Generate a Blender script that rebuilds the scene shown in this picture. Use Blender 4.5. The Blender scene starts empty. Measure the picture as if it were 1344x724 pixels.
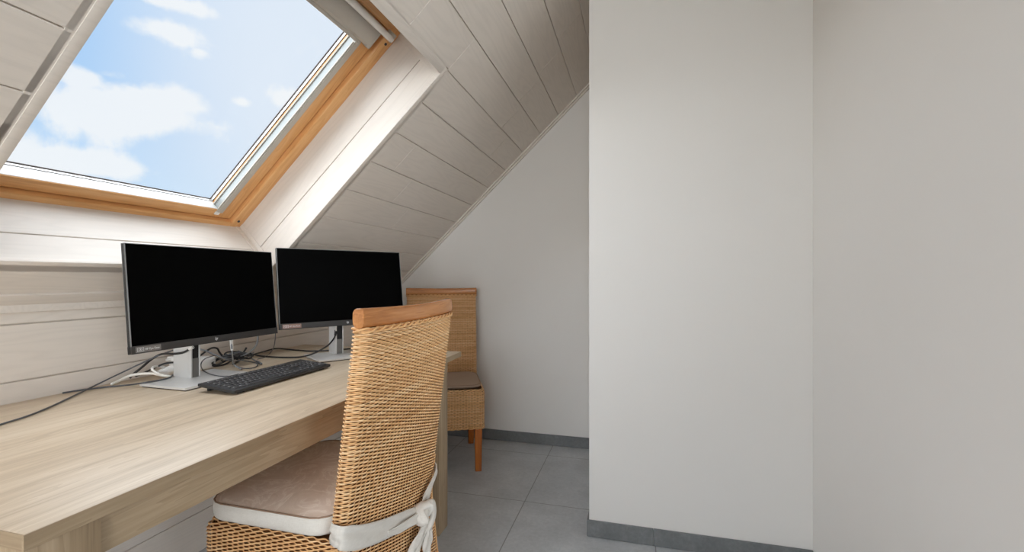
import bpy, bmesh, math, random
import numpy as np
from mathutils import Matrix, Vector
random.seed(7)
scene = bpy.context.scene
COL = scene.collection
PI = math.pi

# ------------------------------------------------------------------ helpers
def link(o, parent=None):
    COL.objects.link(o)
    if parent is not None:
        o.parent = parent
    return o

def tag(o, label=None, cat=None, group=None, kind=None):
    if label: o['label'] = label
    if cat: o['category'] = cat
    if group: o['group'] = group
    if kind: o['kind'] = kind
    return o

def empty(name, loc=(0, 0, 0), rz=0.0):
    o = bpy.data.objects.new(name, None)
    o.empty_display_size = 0.05
    o.location = loc
    o.rotation_euler = (0, 0, rz)
    COL.objects.link(o)
    return o

def from_bm(name, bm, mats, parent=None, smooth=False, matrix=None, angle=None):
    me = bpy.data.meshes.new(name)
    bmesh.ops.recalc_face_normals(bm, faces=bm.faces[:])
    bm.to_mesh(me); bm.free()
    return from_me(name, me, mats, parent, smooth, matrix, angle)

def from_me(name, me, mats, parent=None, smooth=False, matrix=None, angle=None):
    if not isinstance(mats, (list, tuple)): mats = [mats]
    for m in mats: me.materials.append(m)
    if smooth or angle:
        me.polygons.foreach_set('use_smooth', [True] * len(me.polygons))
        if angle:
            me.set_sharp_from_angle(angle=math.radians(angle))
    else:
        me.polygons.foreach_set('use_smooth', [False] * len(me.polygons))
    o = bpy.data.objects.new(name, me)
    link(o, parent)
    if matrix is not None: o.matrix_local = matrix
    return o

def np_mesh(name, V, Fq, mats, parent=None, smooth=True, matrix=None, rnd=None):
    me = bpy.data.meshes.new(name)
    V = np.asarray(V, dtype=np.float32); Fq = np.asarray(Fq, dtype=np.int32)
    n = len(Fq); k = Fq.shape[1]
    me.vertices.add(len(V)); me.vertices.foreach_set('co', V.ravel())
    me.loops.add(n * k); me.loops.foreach_set('vertex_index', Fq.ravel())
    me.polygons.add(n)
    me.polygons.foreach_set('loop_start', np.arange(0, n * k, k, dtype=np.int32))
    me.polygons.foreach_set('loop_total', np.full(n, k, dtype=np.int32))
    me.update(calc_edges=True); me.validate()
    if rnd is not None:
        a = me.attributes.new('rnd', 'FLOAT', 'POINT')
        a.data.foreach_set('value', np.asarray(rnd, dtype=np.float32))
    return from_me(name, me, mats, parent, smooth, matrix)

def bm_box(bm, x0, x1, y0, y1, z0, z1, bev=0.0, seg=2, M=None):
    r = bmesh.ops.create_cube(bm, size=1.0)
    vs = r['verts']
    for v in vs:
        v.co = Vector(((x0 + x1) / 2 + v.co.x * (x1 - x0), (y0 + y1) / 2 + v.co.y * (y1 - y0), (z0 + z1) / 2 + v.co.z * (z1 - z0)))
    out = vs
    if bev > 0:
        es = list({e for v in vs for e in v.link_edges})
        rb = bmesh.ops.bevel(bm, geom=es, offset=bev, segments=seg, profile=0.6, affect='EDGES')
        fs = set(rb['faces'])
        out = list({v for f in fs for v in f.verts})
    if M is not None:
        bmesh.ops.transform(bm, matrix=M, verts=list(set(out)))
    return out

def box_obj(name, dims, mat, parent=None, bev=0.0, seg=2, matrix=None, angle=40):
    bm = bmesh.new()
    bm_box(bm, *dims, bev=bev, seg=seg)
    return from_bm(name, bm, mat, parent, matrix=matrix, angle=angle if bev else None)

def catmull(pts, n=8, closed=False):
    P = [np.array(p, float) for p in pts]
    out = []
    m = len(P)
    segs = m if closed else m - 1
    for i in range(segs):
        if closed:
            a, b, c, d = P[(i - 1) % m], P[i], P[(i + 1) % m], P[(i + 2) % m]
        else:
            b, c = P[i], P[i + 1]
            a = P[i - 1] if i > 0 else 2 * b - c
            d = P[i + 2] if i + 2 < m else 2 * c - b
        for k in range(n):
            t = k / n
            out.append(0.5 * ((2 * b) + (-a + c) * t + (2 * a - 5 * b + 4 * c - d) * t * t + (-a + 3 * b - 3 * c + d) * t ** 3))
    if not closed: out.append(P[-1])
    return np.array(out)

def sweep(path, prof_fn, nprof, closed=False, up=(0, 0, 1)):
    """sweep a profile (function i,t -> list of (a,b) offsets along side/up) along path; returns V,F with caps as ngons left off"""
    path = np.asarray(path, float); n = len(path)
    V = []; up = np.array(up, float); prevs = None
    for i in range(n):
        if closed: tg = path[(i + 1) % n] - path[i - 1]
        else: tg = path[min(i + 1, n - 1)] - path[max(i - 1, 0)]
        tg = tg / (np.linalg.norm(tg) + 1e-12)
        s = np.cross(tg, up)
        if np.linalg.norm(s) < 1e-3: s = prevs if prevs is not None else np.array([1., 0, 0])
        s = s / np.linalg.norm(s)
        if prevs is not None and s @ prevs < 0: s = -s
        prevs = s
        b = np.cross(s, tg)
        for (pa, pb) in prof_fn(i, i / max(n - 1, 1)):
            V.append(path[i] + s * pa + b * pb)
    F = []
    rr = n if closed else n - 1
    for i in range(rr):
        j = (i + 1) % n
        for k in range(nprof):
            k2 = (k + 1) % nprof
            F.append((i * nprof + k, i * nprof + k2, j * nprof + k2, j * nprof + k))
    return np.array(V), F

def bm_sweep(bm, path, prof_fn, nprof, closed=False, up=(0, 0, 1), caps=True):
    V, F = sweep(path, prof_fn, nprof, closed, up)
    vs = [bm.verts.new(v) for v in V]
    for f in F: bm.faces.new([vs[i] for i in f])
    if caps and not closed:
        bm.faces.new([vs[i] for i in range(nprof)])
        bm.faces.new([vs[len(V) - nprof + i] for i in range(nprof)])
    return vs

def circ(r, n=8, sx=1, sy=1):
    pr = [(r * sx * math.cos(2 * PI * k / n), r * sy * math.sin(2 * PI * k / n)) for k in range(n)]
    return lambda i, t: pr

def bm_tube(bm, pts, r, n=8, sm=8, closed=False, up=(0.13, 0.21, 0.97)):
    return bm_sweep(bm, catmull(pts, sm, closed), circ(r, n), n, closed, up)

def bm_cyl(bm, p0, p1, r0, r1=None, n=16):
    r1 = r0 if r1 is None else r1
    p0 = np.array(p0, float); p1 = np.array(p1, float)
    d = p1 - p0; up = (0, 0, 1) if abs(d[2]) < 0.9 * np.linalg.norm(d) else (1, 0, 0)
    f = lambda i, t: [((r0 + (r1 - r0) * t) * math.cos(2 * PI * k / n), (r0 + (r1 - r0) * t) * math.sin(2 * PI * k / n)) for k in range(n)]
    return bm_sweep(bm, [p0, p1], f, n, up=up)

# ------------------------------------------------------------------ materials
def lin(r, g, b):
    f = lambda c: (c / 255 / 12.92) if c / 255 <= 0.04045 else ((c / 255 + 0.055) / 1.055) ** 2.4
    return (f(r), f(g), f(b), 1.0)

class NT:
    def __init__(self, name):
        self.m = bpy.data.materials.new(name); self.m.use_nodes = True
        self.t = self.m.node_tree; self.t.nodes.clear()
        self.out = self.n('ShaderNodeOutputMaterial')
        self.b = self.n('ShaderNodeBsdfPrincipled')
        self.l(self.b.outputs[0], self.out.inputs[0])
    def n(self, t, **kw):
        x = self.t.nodes.new(t)
        for k, v in kw.items(): setattr(x, k, v)
        return x
    def l(self, a, b): self.t.links.new(a, b)
    def coords(self, scale=(1, 1, 1), rot=(0, 0, 0), out='Object'):
        tc = self.n('ShaderNodeTexCoord'); mp = self.n('ShaderNodeMapping')
        mp.inputs['Scale'].default_value = scale; mp.inputs['Rotation'].default_value = rot
        self.l(tc.outputs[out], mp.inputs[0]); return mp.outputs[0]
    def noise(self, vec, scale, detail=4, rough=0.55, dist=0.0):
        x = self.n('ShaderNodeTexNoise'); x.inputs['Scale'].default_value = scale
        x.inputs['Detail'].default_value = detail; x.inputs['Roughness'].default_value = rough
        x.inputs['Distortion'].default_value = dist
        if vec is not None: self.l(vec, x.inputs['Vector'])
        return x.outputs[0]
    def ramp(self, fac, stops):
        r = self.n('ShaderNodeValToRGB'); e = r.color_ramp.elements
        while len(e) < len(stops): e.new(0.5)
        for k, (p, c) in enumerate(stops):
            e[k].position = p; e[k].color = c if len(c) == 4 else (*c, 1)
        self.l(fac, r.inputs[0]); return r.outputs[0]
    def mix(self, fac, a, b, mode='MIX'):
        x = self.n('ShaderNodeMix', data_type='RGBA', blend_type=mode)
        for s, v in ((0, fac), (6, a), (7, b)):
            if isinstance(v, (int, float)): x.inputs[s].default_value = v
            elif isinstance(v, tuple): x.inputs[s].default_value = v
            else: self.l(v, x.inputs[s])
        return x.outputs[2]
    def math(self, op, a, b=0.0, c=None):
        x = self.n('ShaderNodeMath', operation=op)
        for k, v in enumerate((a, b, c)):
            if v is None: continue
            if isinstance(v, (int, float)): x.inputs[k].default_value = v
            else: self.l(v, x.inputs[k])
        return x.outputs[0]
    def bump(self, h, strength=0.2, dist=0.001):
        x = self.n('ShaderNodeBump'); x.inputs['Strength'].default_value = strength; x.inputs['Distance'].default_value = dist
        self.l(h, x.inputs['Height']); self.l(x.outputs[0], self.b.inputs['Normal'])
    def set(self, color=None, rough=0.5, spec=0.5, metal=0.0):
        if color is not None:
            if isinstance(color, tuple): self.b.inputs['Base Color'].default_value = color
            else: self.l(color, self.b.inputs['Base Color'])
        self.b.inputs['Roughness'].default_value = rough
        self.b.inputs['Specular IOR Level'].default_value = spec
        self.b.inputs['Metallic'].default_value = metal
        return self.m

def simple(name, rgb, rough=0.5, spec=0.5, metal=0.0, var=0.06, scale=60, bump=0.0):
    t = NT(name); v = t.coords()
    nz = t.noise(v, scale, 3)
    c = lin(*rgb); lo = tuple(x * (1 - var) for x in c[:3]) + (1,); hi = tuple(min(1, x * (1 + var)) for x in c[:3]) + (1,)
    col = t.mix(nz, lo, hi)
    if bump: t.bump(nz, bump, 0.001)
    return t.set(col, rough, spec, metal)

def plank_mat(name, rgb, contrast=0.07):
    """embossed white-washed panelling, grain along local X, per-board offset in attribute rnd"""
    t = NT(name)
    at = t.n('ShaderNodeAttribute', attribute_name='rnd')
    tc = t.n('ShaderNodeTexCoord')
    sh = t.n('ShaderNodeVectorMath', operation='MULTIPLY_ADD')
    cmb = t.n('ShaderNodeCombineXYZ')
    for k in range(3): t.l(at.outputs['Fac'], cmb.inputs[k])
    t.l(cmb.outputs[0], sh.inputs[0]); sh.inputs[1].default_value = (7.3, 0.9, 3.1); t.l(tc.outputs['Object'], sh.inputs[2])
    mp = t.n('ShaderNodeMapping'); mp.inputs['Scale'].default_value = (0.9, 9.0, 9.0); t.l(sh.outputs[0], mp.inputs[0])
    big = t.noise(mp.outputs[0], 1.0, 2, 0.5)
    rings = t.math('FRACT', t.math('MULTIPLY', big, 15.0))
    tri = t.math('ABSOLUTE', t.math('SUBTRACT', rings, 0.5))
    line = t.math('SMOOTH_MIN', t.math('MULTIPLY', tri, 3.0), 1.0, 0.3)
    mp2 = t.n('ShaderNodeMapping'); mp2.inputs['Scale'].default_value = (9.0, 260.0, 260.0); t.l(sh.outputs[0], mp2.inputs[0])
    fine = t.noise(mp2.outputs[0], 1.0, 3, 0.6)
    h = t.math('ADD', t.math('MULTIPLY', line, 0.6), t.math('MULTIPLY', fine, 0.8))
    c = lin(*rgb)
    lo = tuple(x * (1 - contrast) for x in c[:3]) + (1,); hi = tuple(min(1, x * (1 + contrast * .55)) for x in c[:3]) + (1,)
    col = t.mix(t.math('MULTIPLY', h, 0.72), lo, hi)
    t.bump(h, 0.14, 0.0005)
    return t.set(col, 0.48, 0.3)

def wood_mat(name, dark, mid, light, axis='X', rough=0.4, freq=1.0, spec=0.4, bump=0.15):
    t = NT(name)
    s = {'X': (1.2, 16, 16), 'Y': (16, 1.2, 16), 'Z': (16, 16, 1.2)}[axis]
    v = t.coords(tuple(k * freq for k in s))
    a = t.noise(v, 1.0, 3, 0.55, 0.4)
    s2 = {'X': (10, 220, 220), 'Y': (220, 10, 220), 'Z': (220, 220, 10)}[axis]
    f = t.noise(t.coords(tuple(k * freq for k in s2)), 1.0, 3, 0.6)
    rings = t.math('FRACT', t.math('MULTIPLY', a, 7.0))
    w = t.math('ADD', t.math('MULTIPLY', a, 0.62), t.math('ADD', t.math('MULTIPLY', rings, 0.13), t.math('MULTIPLY', f, 0.28)))
    col = t.ramp(w, [(0.3, lin(*dark)), (0.52, lin(*mid)), (0.75, lin(*light))])
    t.bump(f, bump, 0.0006)
    return t.set(col, rough, spec)

M = {}
M['plank'] = plank_mat('whitewashed_panelling', (217, 208, 198))
def plaster():
    t = NT('plaster'); v = t.coords()
    a = t.noise(v, 1.3, 3); f = t.noise(v, 240, 2)
    col = t.mix(a, lin(230, 227, 222), lin(235, 232, 228))
    t.bump(f, 0.06, 0.0005)
    return t.set(col, 0.85, 0.2)
M['plaster'] = plaster()
def tile(name, grid):
    t = NT(name); tc = t.n('ShaderNodeTexCoord')
    v = t.coords()
    n1 = t.noise(v, 5.5, 5, 0.6); n2 = t.noise(v, 60, 4, 0.65)
    m = t.math('ADD', t.math('MULTIPLY', n1, 0.6), t.math('MULTIPLY', n2, 0.4))
    col = t.ramp(m, [(0.32, lin(166, 168, 170)), (0.52, lin(183, 185, 187)), (0.72, lin(202, 203, 204))])
    if grid:
        sp = t.n('ShaderNodeSeparateXYZ'); t.l(tc.outputs['Object'], sp.inputs[0])
        def gr(o, off):
            f = t.math('FRACT', t.math('DIVIDE', t.math('ADD', o, off), 0.60))
            d = t.math('ABSOLUTE', t.math('SUBTRACT', f, 0.5))
            return t.math('GREATER_THAN', d, 0.5 - 0.0022 / 0.6)
        g = t.math('MAXIMUM', gr(sp.outputs[0], 6.0 + 0.533), gr(sp.outputs[1], 6.0 - 2.183))
        col = t.mix(g, col, lin(136, 135, 134))
        hb = t.math('SUBTRACT', t.math('MULTIPLY', n2, 0.3), g)
        t.bump(hb, 0.4, 0.0012)
    else:
        col = t.ramp(m, [(0.32, lin(104, 106, 107)), (0.52, lin(120, 122, 123)), (0.72, lin(140, 141, 142))])
        t.bump(n2, 0.1, 0.0008)
    return t.set(col, 0.46, 0.4)
M['floor'] = tile('floor_tile', True)
M['skirt'] = tile('skirting_tile', False)
M['pineX'] = wood_mat('lacquered_pine', (192, 136, 80), (218, 164, 106), (232, 186, 132), 'X', 0.28, 1.0, 0.5)
M['pineY'] = wood_mat('lacquered_pine_upright', (192, 136, 80), (218, 164, 106), (232, 186, 132), 'Y', 0.28, 1.0, 0.5)
M['alu'] = simple('painted_aluminium', (186, 180, 170), 0.38, 0.5, 0.0, 0.03)
M['alu_light'] = simple('bare_aluminium', (222, 220, 216), 0.3, 0.5, 0.3, 0.03)
M['alu_dark'] = simple('grey_channel', (150, 154, 152), 0.35, 0.5, 0.2, 0.03)
M['gasket'] = simple('rubber_gasket', (70, 58, 52), 0.6, 0.3)
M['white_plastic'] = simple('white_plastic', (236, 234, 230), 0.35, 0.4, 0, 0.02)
M['dark_plug'] = simple('screw_cap', (62, 66, 74), 0.35, 0.5, 0.3)
M['desk_top'] = wood_mat('pale_oak_top', (177, 156, 131), (203, 183, 157), (220, 203, 181), 'Y', 0.40, 1.0, 0.45)
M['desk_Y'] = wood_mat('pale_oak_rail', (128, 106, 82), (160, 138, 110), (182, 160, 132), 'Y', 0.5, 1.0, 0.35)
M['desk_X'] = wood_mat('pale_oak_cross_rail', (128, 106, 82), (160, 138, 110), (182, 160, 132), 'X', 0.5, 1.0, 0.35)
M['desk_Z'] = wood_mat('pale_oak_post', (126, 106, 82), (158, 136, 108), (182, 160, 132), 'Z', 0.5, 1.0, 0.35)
M['teak'] = wood_mat('varnished_teak', (152, 94, 48), (188, 124, 70), (212, 150, 92), 'Y', 0.22, 1.0, 0.55, 0.05)
M['teakZ'] = wood_mat('varnished_teak_leg', (150, 80, 26), (188, 106, 40), (206, 126, 56), 'Z', 0.25, 1.0, 0.5, 0.05)
def wicker():
    t = NT('woven_rattan')
    at = t.n('ShaderNodeAttribute', attribute_name='rnd')
    v = t.coords(); n = t.noise(v, 45, 3); n2 = t.noise(v, 6, 2)
    m = t.math('ADD', t.math('MULTIPLY', at.outputs['Fac'], 0.5), t.math('ADD', t.math('MULTIPLY', n, 0.35), t.math('MULTIPLY', n2, 0.25)))
    col = t.ramp(m, [(0.2, lin(214, 162, 108)), (0.55, lin(238, 192, 138)), (0.9, lin(250, 216, 170))])
    return t.set(col, 0.42, 0.4)
M['wicker'] = wicker()
M['wicker_back'] = simple('rattan_core', (110, 72, 40), 0.8, 0.2, 0, 0.2)
def velvet():
    t = NT('crushed_taupe_velvet'); v = t.coords()
    a = t.noise(v, 9, 4, 0.6, 1.6)
    vein = t.math('ABSOLUTE', t.math('SUBTRACT', a, 0.5))
    n = t.noise(v, 420, 2)
    col = t.ramp(vein, [(0.0, lin(240, 224, 210)), (0.04, lin(228, 208, 192)), (0.2, lin(220, 199, 182))])
    t.bump(t.math('ADD', n, t.math('MULTIPLY', vein, -4.0)), 0.25, 0.0012)
    return t.set(col, 0.85, 0.15)
M['velvet'] = velvet()
M['taupe'] = simple('taupe_cotton', (160, 138, 120), 0.9, 0.1, 0, 0.08, 300, 0.2)
M['taupe_dark'] = simple('taupe_piping', (150, 124, 104), 0.9, 0.1, 0, 0.08, 300, 0.2)
def linen():
    t = NT('ecru_linen'); v = t.coords()
    a = t.noise(t.coords((900, 900, 60)), 1, 2); b = t.noise(t.coords((60, 60, 900)), 1, 2)
    n = t.noise(v, 14, 3)
    m = t.math('ADD', t.math('MULTIPLY', t.math('ADD', a, b), 0.3), t.math('MULTIPLY', n, 0.4))
    col = t.ramp(m, [(0.3, lin(205, 197, 186)), (0.7, lin(230, 224, 215))])
    t.bump(m, 0.3, 0.001)
    return t.set(col, 0.9, 0.1)
M['linen'] = linen()
M['screen'] = simple('switched_off_screen', (1, 1, 1), 0.4, 0.04, 0, 0.0)
M['bezel'] = simple('dark_grey_plastic', (50, 48, 47), 0.45, 0.4, 0, 0.04, 400)
M['housing'] = simple('silver_plastic', (112, 112, 111), 0.5, 0.4, 0.2, 0.03)
M['stand'] = simple('brushed_silver', (214, 213, 211), 0.36, 0.5, 0.25, 0.03)
M['stand_edge'] = simple('dark_rubber', (36, 32, 30), 0.7, 0.2)
M['slot_dark'] = simple('slot_black', (30, 30, 31), 0.5, 0.3)
M['slot_grey'] = simple('slot_grey', (118, 116, 113), 0.35, 0.5, 0.4)
M['logo'] = simple('pale_print', (205, 205, 205), 0.4, 0.4)
M['sticker'] = simple('grey_sticker', (112, 108, 104), 0.5, 0.3)
M['sticker_reflect_tint'] = simple('sticker_with_reflection', (134, 108, 98), 0.5, 0.3)  # grey sticker with a reddish reflection mixed into its colour
M['key_body'] = simple('keyboard_plastic', (48, 48, 49), 0.45, 0.4, 0, 0.04, 400)
M['key'] = simple('key_plastic', (64, 64, 66), 0.38, 0.45, 0, 0.05, 300)
M['key_print'] = simple('key_legend', (205, 205, 205), 0.5, 0.3)
M['cable_black'] = simple('black_cable', (38, 37, 37), 0.45, 0.4)
M['cable_grey'] = simple('dark_grey_cable', (78, 79, 82), 0.4, 0.45)
M['cable_mid'] = simple('grey_cable', (128, 130, 132), 0.38, 0.5)
M['cable_white'] = simple('white_cable', (226, 222, 214), 0.4, 0.4)
def glass():
    t = NT('window_glass')
    t.t.nodes.remove(t.b)
    tr = t.n('ShaderNodeBsdfTransparent'); tr.inputs[0].default_value = (0.985, 0.99, 0.99, 1)
    gl = t.n('ShaderNodeBsdfGlossy'); gl.inputs['Roughness'].default_value = 0.02
    fr = t.n('ShaderNodeFresnel'); fr.inputs[0].default_value = 1.1
    mx = t.n('ShaderNodeMixShader')
    t.l(fr.outputs[0], mx.inputs[0]); t.l(tr.outputs[0], mx.inputs[1]); t.l(gl.outputs[0], mx.inputs[2])
    t.l(mx.outputs[0], t.out.inputs[0])
    return t.m
M['glass'] = glass()

# ------------------------------------------------------------------ room frame
TH = math.radians(43.4)
c_, s_ = math.cos(TH), math.sin(TH)
P0 = Vector((-1.606, 0, 1.08))
# slope frame: local X = +y (along the boards), Y = up the slope, Z = into the room
SL = Matrix(((0, c_, s_, P0.x), (1, 0, 0, 0), (0, s_, -c_, P0.z), (0, 0, 0, 1)))
XK = -1.68; YG = 2.96; YB = -2.0; XR = 0.631; XE = 2.7; ZC = 2.6

class Slabs:
    """bevelled boards with a grain offset per board, all in one mesh; boards lie in local XY, face at z = 0"""
    def __init__(self): self.V = []; self.F = []; self.R = []; self.MI = []
    def add(self, x0, x1, y0, y1, top=0.0, b=0.0016, t=0.012, rnd=None, gap=0.0, mi=0):
        g = gap / 2; x0 += g; x1 -= g; y0 += g; y1 -= g
        if x1 - x0 < 0.002 or y1 - y0 < 0.002: return
        rnd = random.random() if rnd is None else rnd
        n = len(self.V)
        for (ins, z) in ((b, top), (0, top - b), (0, top - t)):
            self.V += [(x0 + ins, y0 + ins, z), (x1 - ins, y0 + ins, z), (x1 - ins, y1 - ins, z), (x0 + ins, y1 - ins, z)]
        self.F.append((n, n + 1, n + 2, n + 3)); self.MI.append(mi)
        for l in (0, 4):
            for k in range(4):
                k2 = (k + 1) % 4
                self.F.append((n + l + k, n + l + 4 + k, n + l + 4 + k2, n + l + k2)); self.MI.append(mi)
        self.F.append((n + 11, n + 10, n + 9, n + 8)); self.MI.append(mi)
        self.R += [rnd] * 12
    def build(self, name, mats, matrix, parent=None):
        o = np_mesh(name, self.V, self.F, mats, parent, smooth=False, matrix=matrix, rnd=self.R)
        if isinstance(mats, (list, tuple)) and len(mats) > 1:
            o.data.polygons.foreach_set('material_index', self.MI)
        return o

def cut(rects, hole):
    hx0, hx1, hy0, hy1 = hole; out = []
    for (x0, x1, y0, y1) in rects:
        if x1 <= hx0 or x0 >= hx1 or y1 <= hy0 or y0 >= hy1:
            out.append((x0, x1, y0, y1)); continue
        if x0 < hx0: out.append((x0, hx0, y0, y1))
        if x1 > hx1: out.append((hx1, x1, y0, y1))
        a, b = max(x0, hx0), min(x1, hx1)
        if y0 < hy0: out.append((a, b, y0, hy0))
        if y1 > hy1: out.append((a, b, hy1, y1))
    return out

Q0, Q1 = 0.074, 1.180
WY = [(0.678, 1.675), (-1.9, -1.1)]
CW = 0.021
holes = [(a, b, Q0, Q1) for a, b in WY]
holes_w = [(a - CW - 0.002, b + CW + 0.0015, Q0 - 0.0135, Q1 + CW + 0.012) for a, b in WY]
QTOP = (ZC - P0.z) / s_ + 0.02

# ceiling: sloped boards round the roof windows, plus the flat strip above
cs = Slabs()
rows = [(0.398 + 0.1615 * k, 0.398 + 0.1615 * (k + 1), k) for k in range(-4, 12)]
special = {5: 2.44, 6: 2.37, 7: 2.318, 8: 2.213}
for (q0, q1, k) in rows:
    q0 = max(q0, -0.11); q1 = min(q1, QTOP)
    if q1 - q0 < 0.01: continue
    yj = special.get(k, 1.895 - 0.19 * (k - 2))
    while yj > YB: yj -= 1.07
    cuts = [YB - 0.02]
    while yj < YG:
        if yj > YB: cuts.append(yj)
        yj += 1.07
    cuts.append(YG + 0.02)
    for a, b in zip(cuts[:-1], cuts[1:]):
        r = random.random()
        # boards left of the window sit a touch lower than those right of it
        for (x0, x1, y0, y1) in cut([(a + 0.0004, b - 0.0004, q0 + 0.0015, q1 - 0.0015)], holes_w[0]):
            for rc in cut([(x0, x1, y0, y1)], holes_w[1]):
                cs.add(*rc, b=0.0018, rnd=r)
holes_b = [(a - 0.014, b + 0.014, Q0 - 0.008, Q1 + 0.014) for a, b in WY]
for rc in [r2 for r in cut([(YB - 0.05, YG + 0.05, -0.12, QTOP)], holes_b[0]) for r2 in cut([r], holes_b[1])]:
    cs.add(*rc, top=-0.009, b=0.0, t=0.05, rnd=0.3)
fl = Slabs()
ceil = cs.build('ceiling', [M['plank']], SL)
tag(ceil, 'sloping ceiling of whitewashed boards round the roof window', 'ceiling', kind='structure')
bm = bmesh.new(); bm_box(bm, -0.05, XE + 0.1, YB - 0.05, YG + 0.05, ZC, ZC + 0.06)
tag(from_bm('ceiling', bm, M['plaster']), 'flat strip of plastered ceiling above the slope', 'ceiling', kind='structure')

# knee wall of boards: local X = +y, Y = +z, Z = +x
KN = Matrix(((0, 0, 1, XK), (1, 0, 0, 0), (0, 1, 0, 0), (0, 0, 0, 1)))
ks = Slabs()
for k in range(-1, 6):
    z0 = max(0.0, 0.158 + 0.16 * k); z1 = min(1.02, 0.158 + 0.16 * (k + 1))
    cuts = [YB, YB + 0.5 + 0.3 * (k % 3), 0.35 + 0.1 * (k % 2), YG]
    for a, b in zip(cuts[:-1], cuts[1:]):
        ks.add(a + 0.0004, b - 0.0004, z0 + 0.0014, z1 - 0.0014, b=0.0018)
ks.add(YB - 0.05, YG + 0.05, -0.02, 1.06, top=-0.009, b=0, t=0.06, rnd=0.4)
tag(ks.build('wall_left', [M['plank']], KN), 'low whitewashed board wall behind the desk', 'wall', kind='structure')

def wallbox(name, label, dims, mat=None):
    return tag(box_obj(name, dims, mat or M['plaster']), label, 'wall', kind='structure')
wallbox('wall_back', 'far gable wall under the slope', (XK - 0.1, 0.0, YG, YG + 0.1, -0.05, 2.7))
wallbox('wall_middle', 'projecting plaster pier beside the far niche', (-0.2, XR + 0.1, 1.965, YG + 0.1, -0.05, 2.7))
wallbox('wall_right', 'plaster wall at the right edge', (XR, XE + 0.1, 0.80, 1.965, -0.05, 2.7))
def wall_with_hole(name, label, x0, x1, z0, z1, hx0, hx1, hz0, hz1):
    bm = bmesh.new()
    for (a, b, c, d) in cut([(x0, x1, z0, z1)], (hx0, hx1, hz0, hz1)):
        bm_box(bm, a, b, YB - 0.1, YB, c, d)
    return tag(from_bm(name, bm, M['plaster']), label, 'wall', kind='structure')
FW = (-1.35, 0.5, 0.25, 2.3)
wall_with_hole('wall_front', 'plaster wall behind the viewer', XK - 0.1, XE + 0.1, -0.05, 2.7, *FW)
RW = (-1.9, 0.6, 0.25, 2.45)
bm = bmesh.new()
for (a, b, c, d) in cut([(YB - 0.1, 0.85, -0.05, 2.7)], RW): bm_box(bm, XE, XE + 0.1, a, b, c, d)
tag(from_bm('wall_side', bm, M['plaster']), 'plaster wall across the room beyond the right edge', 'wall', kind='structure')
def casement(num, loc, rz, w, h, label):  # builds the unseen casements added to bring in fill light
    root = empty('window_%d' % num, loc, rz); tag(root, label, 'window', kind='structure')
    hw = w / 2
    bm = bmesh.new()
    for d in ((-hw, -hw + .06, 0, h), (hw - .06, hw, 0, h), (-hw, hw, 0, .06), (-hw, hw, h - .06, h), (-.04, .04, 0, h)):
        bm_box(bm, d[0], d[1], -0.09, -0.03, d[2], d[3], bev=.004)
    from_bm('frame', bm, M['white_plastic'], root, angle=40)
    bm = bmesh.new(); bm_box(bm, -hw + .05, hw - .05, -0.065, -0.06, .05, h - .05)
    from_bm('glass_pane', bm, M['glass'], root)
    bm = bmesh.new(); bm_box(bm, 0.005, 0.02, -0.035, -0.008, h * .45, h * .45 + .13, bev=.004)
    from_bm('handle', bm, M['alu'], root, angle=40)
casement(3, ((FW[0] + FW[1]) / 2, YB, FW[2]), 0.0, FW[1] - FW[0], FW[3] - FW[2], 'unseen casement added behind the viewer for fill light')
casement(4, (XE, (RW[0] + RW[1]) / 2, RW[2]), PI / 2, RW[1] - RW[0], RW[3] - RW[2], 'unseen casement added beyond the right edge for fill light')
tag(box_obj('floor', (XK - 0.1, XE + 0.1, YB - 0.1, YG + 0.1, -0.06, 0.0), M['floor']), 'grey stone tile floor', 'floor', kind='structure')
def skirting(name, label, cuts, fn):
    bm = bmesh.new()
    for a, b in zip(cuts[:-1], cuts[1:]):
        bm_box(bm, *fn(a + 0.0008, b - 0.0008), bev=0.001, seg=1)
    return tag(from_bm(name, bm, M['skirt']), label, 'baseboard', kind='structure')
skirting('baseboard_back', 'grey tile skirting on the gable wall', [XK + 0.001, -1.12, -0.519, -0.2], lambda a, b: (a, b, YG - 0.009, YG, 0.001, 0.069))
skirting('baseboard_middle', 'grey tile skirting on the plaster pier', [-0.209, 0.06, 0.6305], lambda a, b: (a, b, 1.956, 1.965, 0.001, 0.069))
skirting('baseboard_pier_side', 'grey tile skirting on the hidden side of the pier', [1.9655, 2.5, YG - 0.01], lambda a, b: (-0.209, -0.2, a, b, 0.001, 0.069))

# mouldings
def slope_box_obj(name, boxes, label, mat=None):
    bm = bmesh.new()
    for d, bev in boxes: bm_box(bm, *d, bev=bev, seg=2)
    return tag(from_bm(name, bm, mat or M['plank'], matrix=SL, angle=40), label, 'trim', kind='structure')
slope_box_obj('trim_1', [((YG - 0.026, YG, -0.10, 2.2, -0.004, 0.010), 0.003), ((YG - 0.012, YG, -0.10, 2.2, 0.0, 0.022), 0.003)], 'slim moulding where the slope meets the gable wall')
slope_box_obj('trim_2', [((YB, YG - 0.027, -0.105, -0.052, -0.004, 0.007), 0.002)], 'flat strip along the foot of the slope')
bm = bmesh.new(); bm_box(bm, XK - 0.01, XK + 0.012, YB, YG - 0.001, 0.990, 1.019, bev=0.004)
tag(from_bm('trim_3', bm, M['plank'], angle=40), 'pale cover strip along the top of the low board wall', 'trim', kind='structure')

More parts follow.
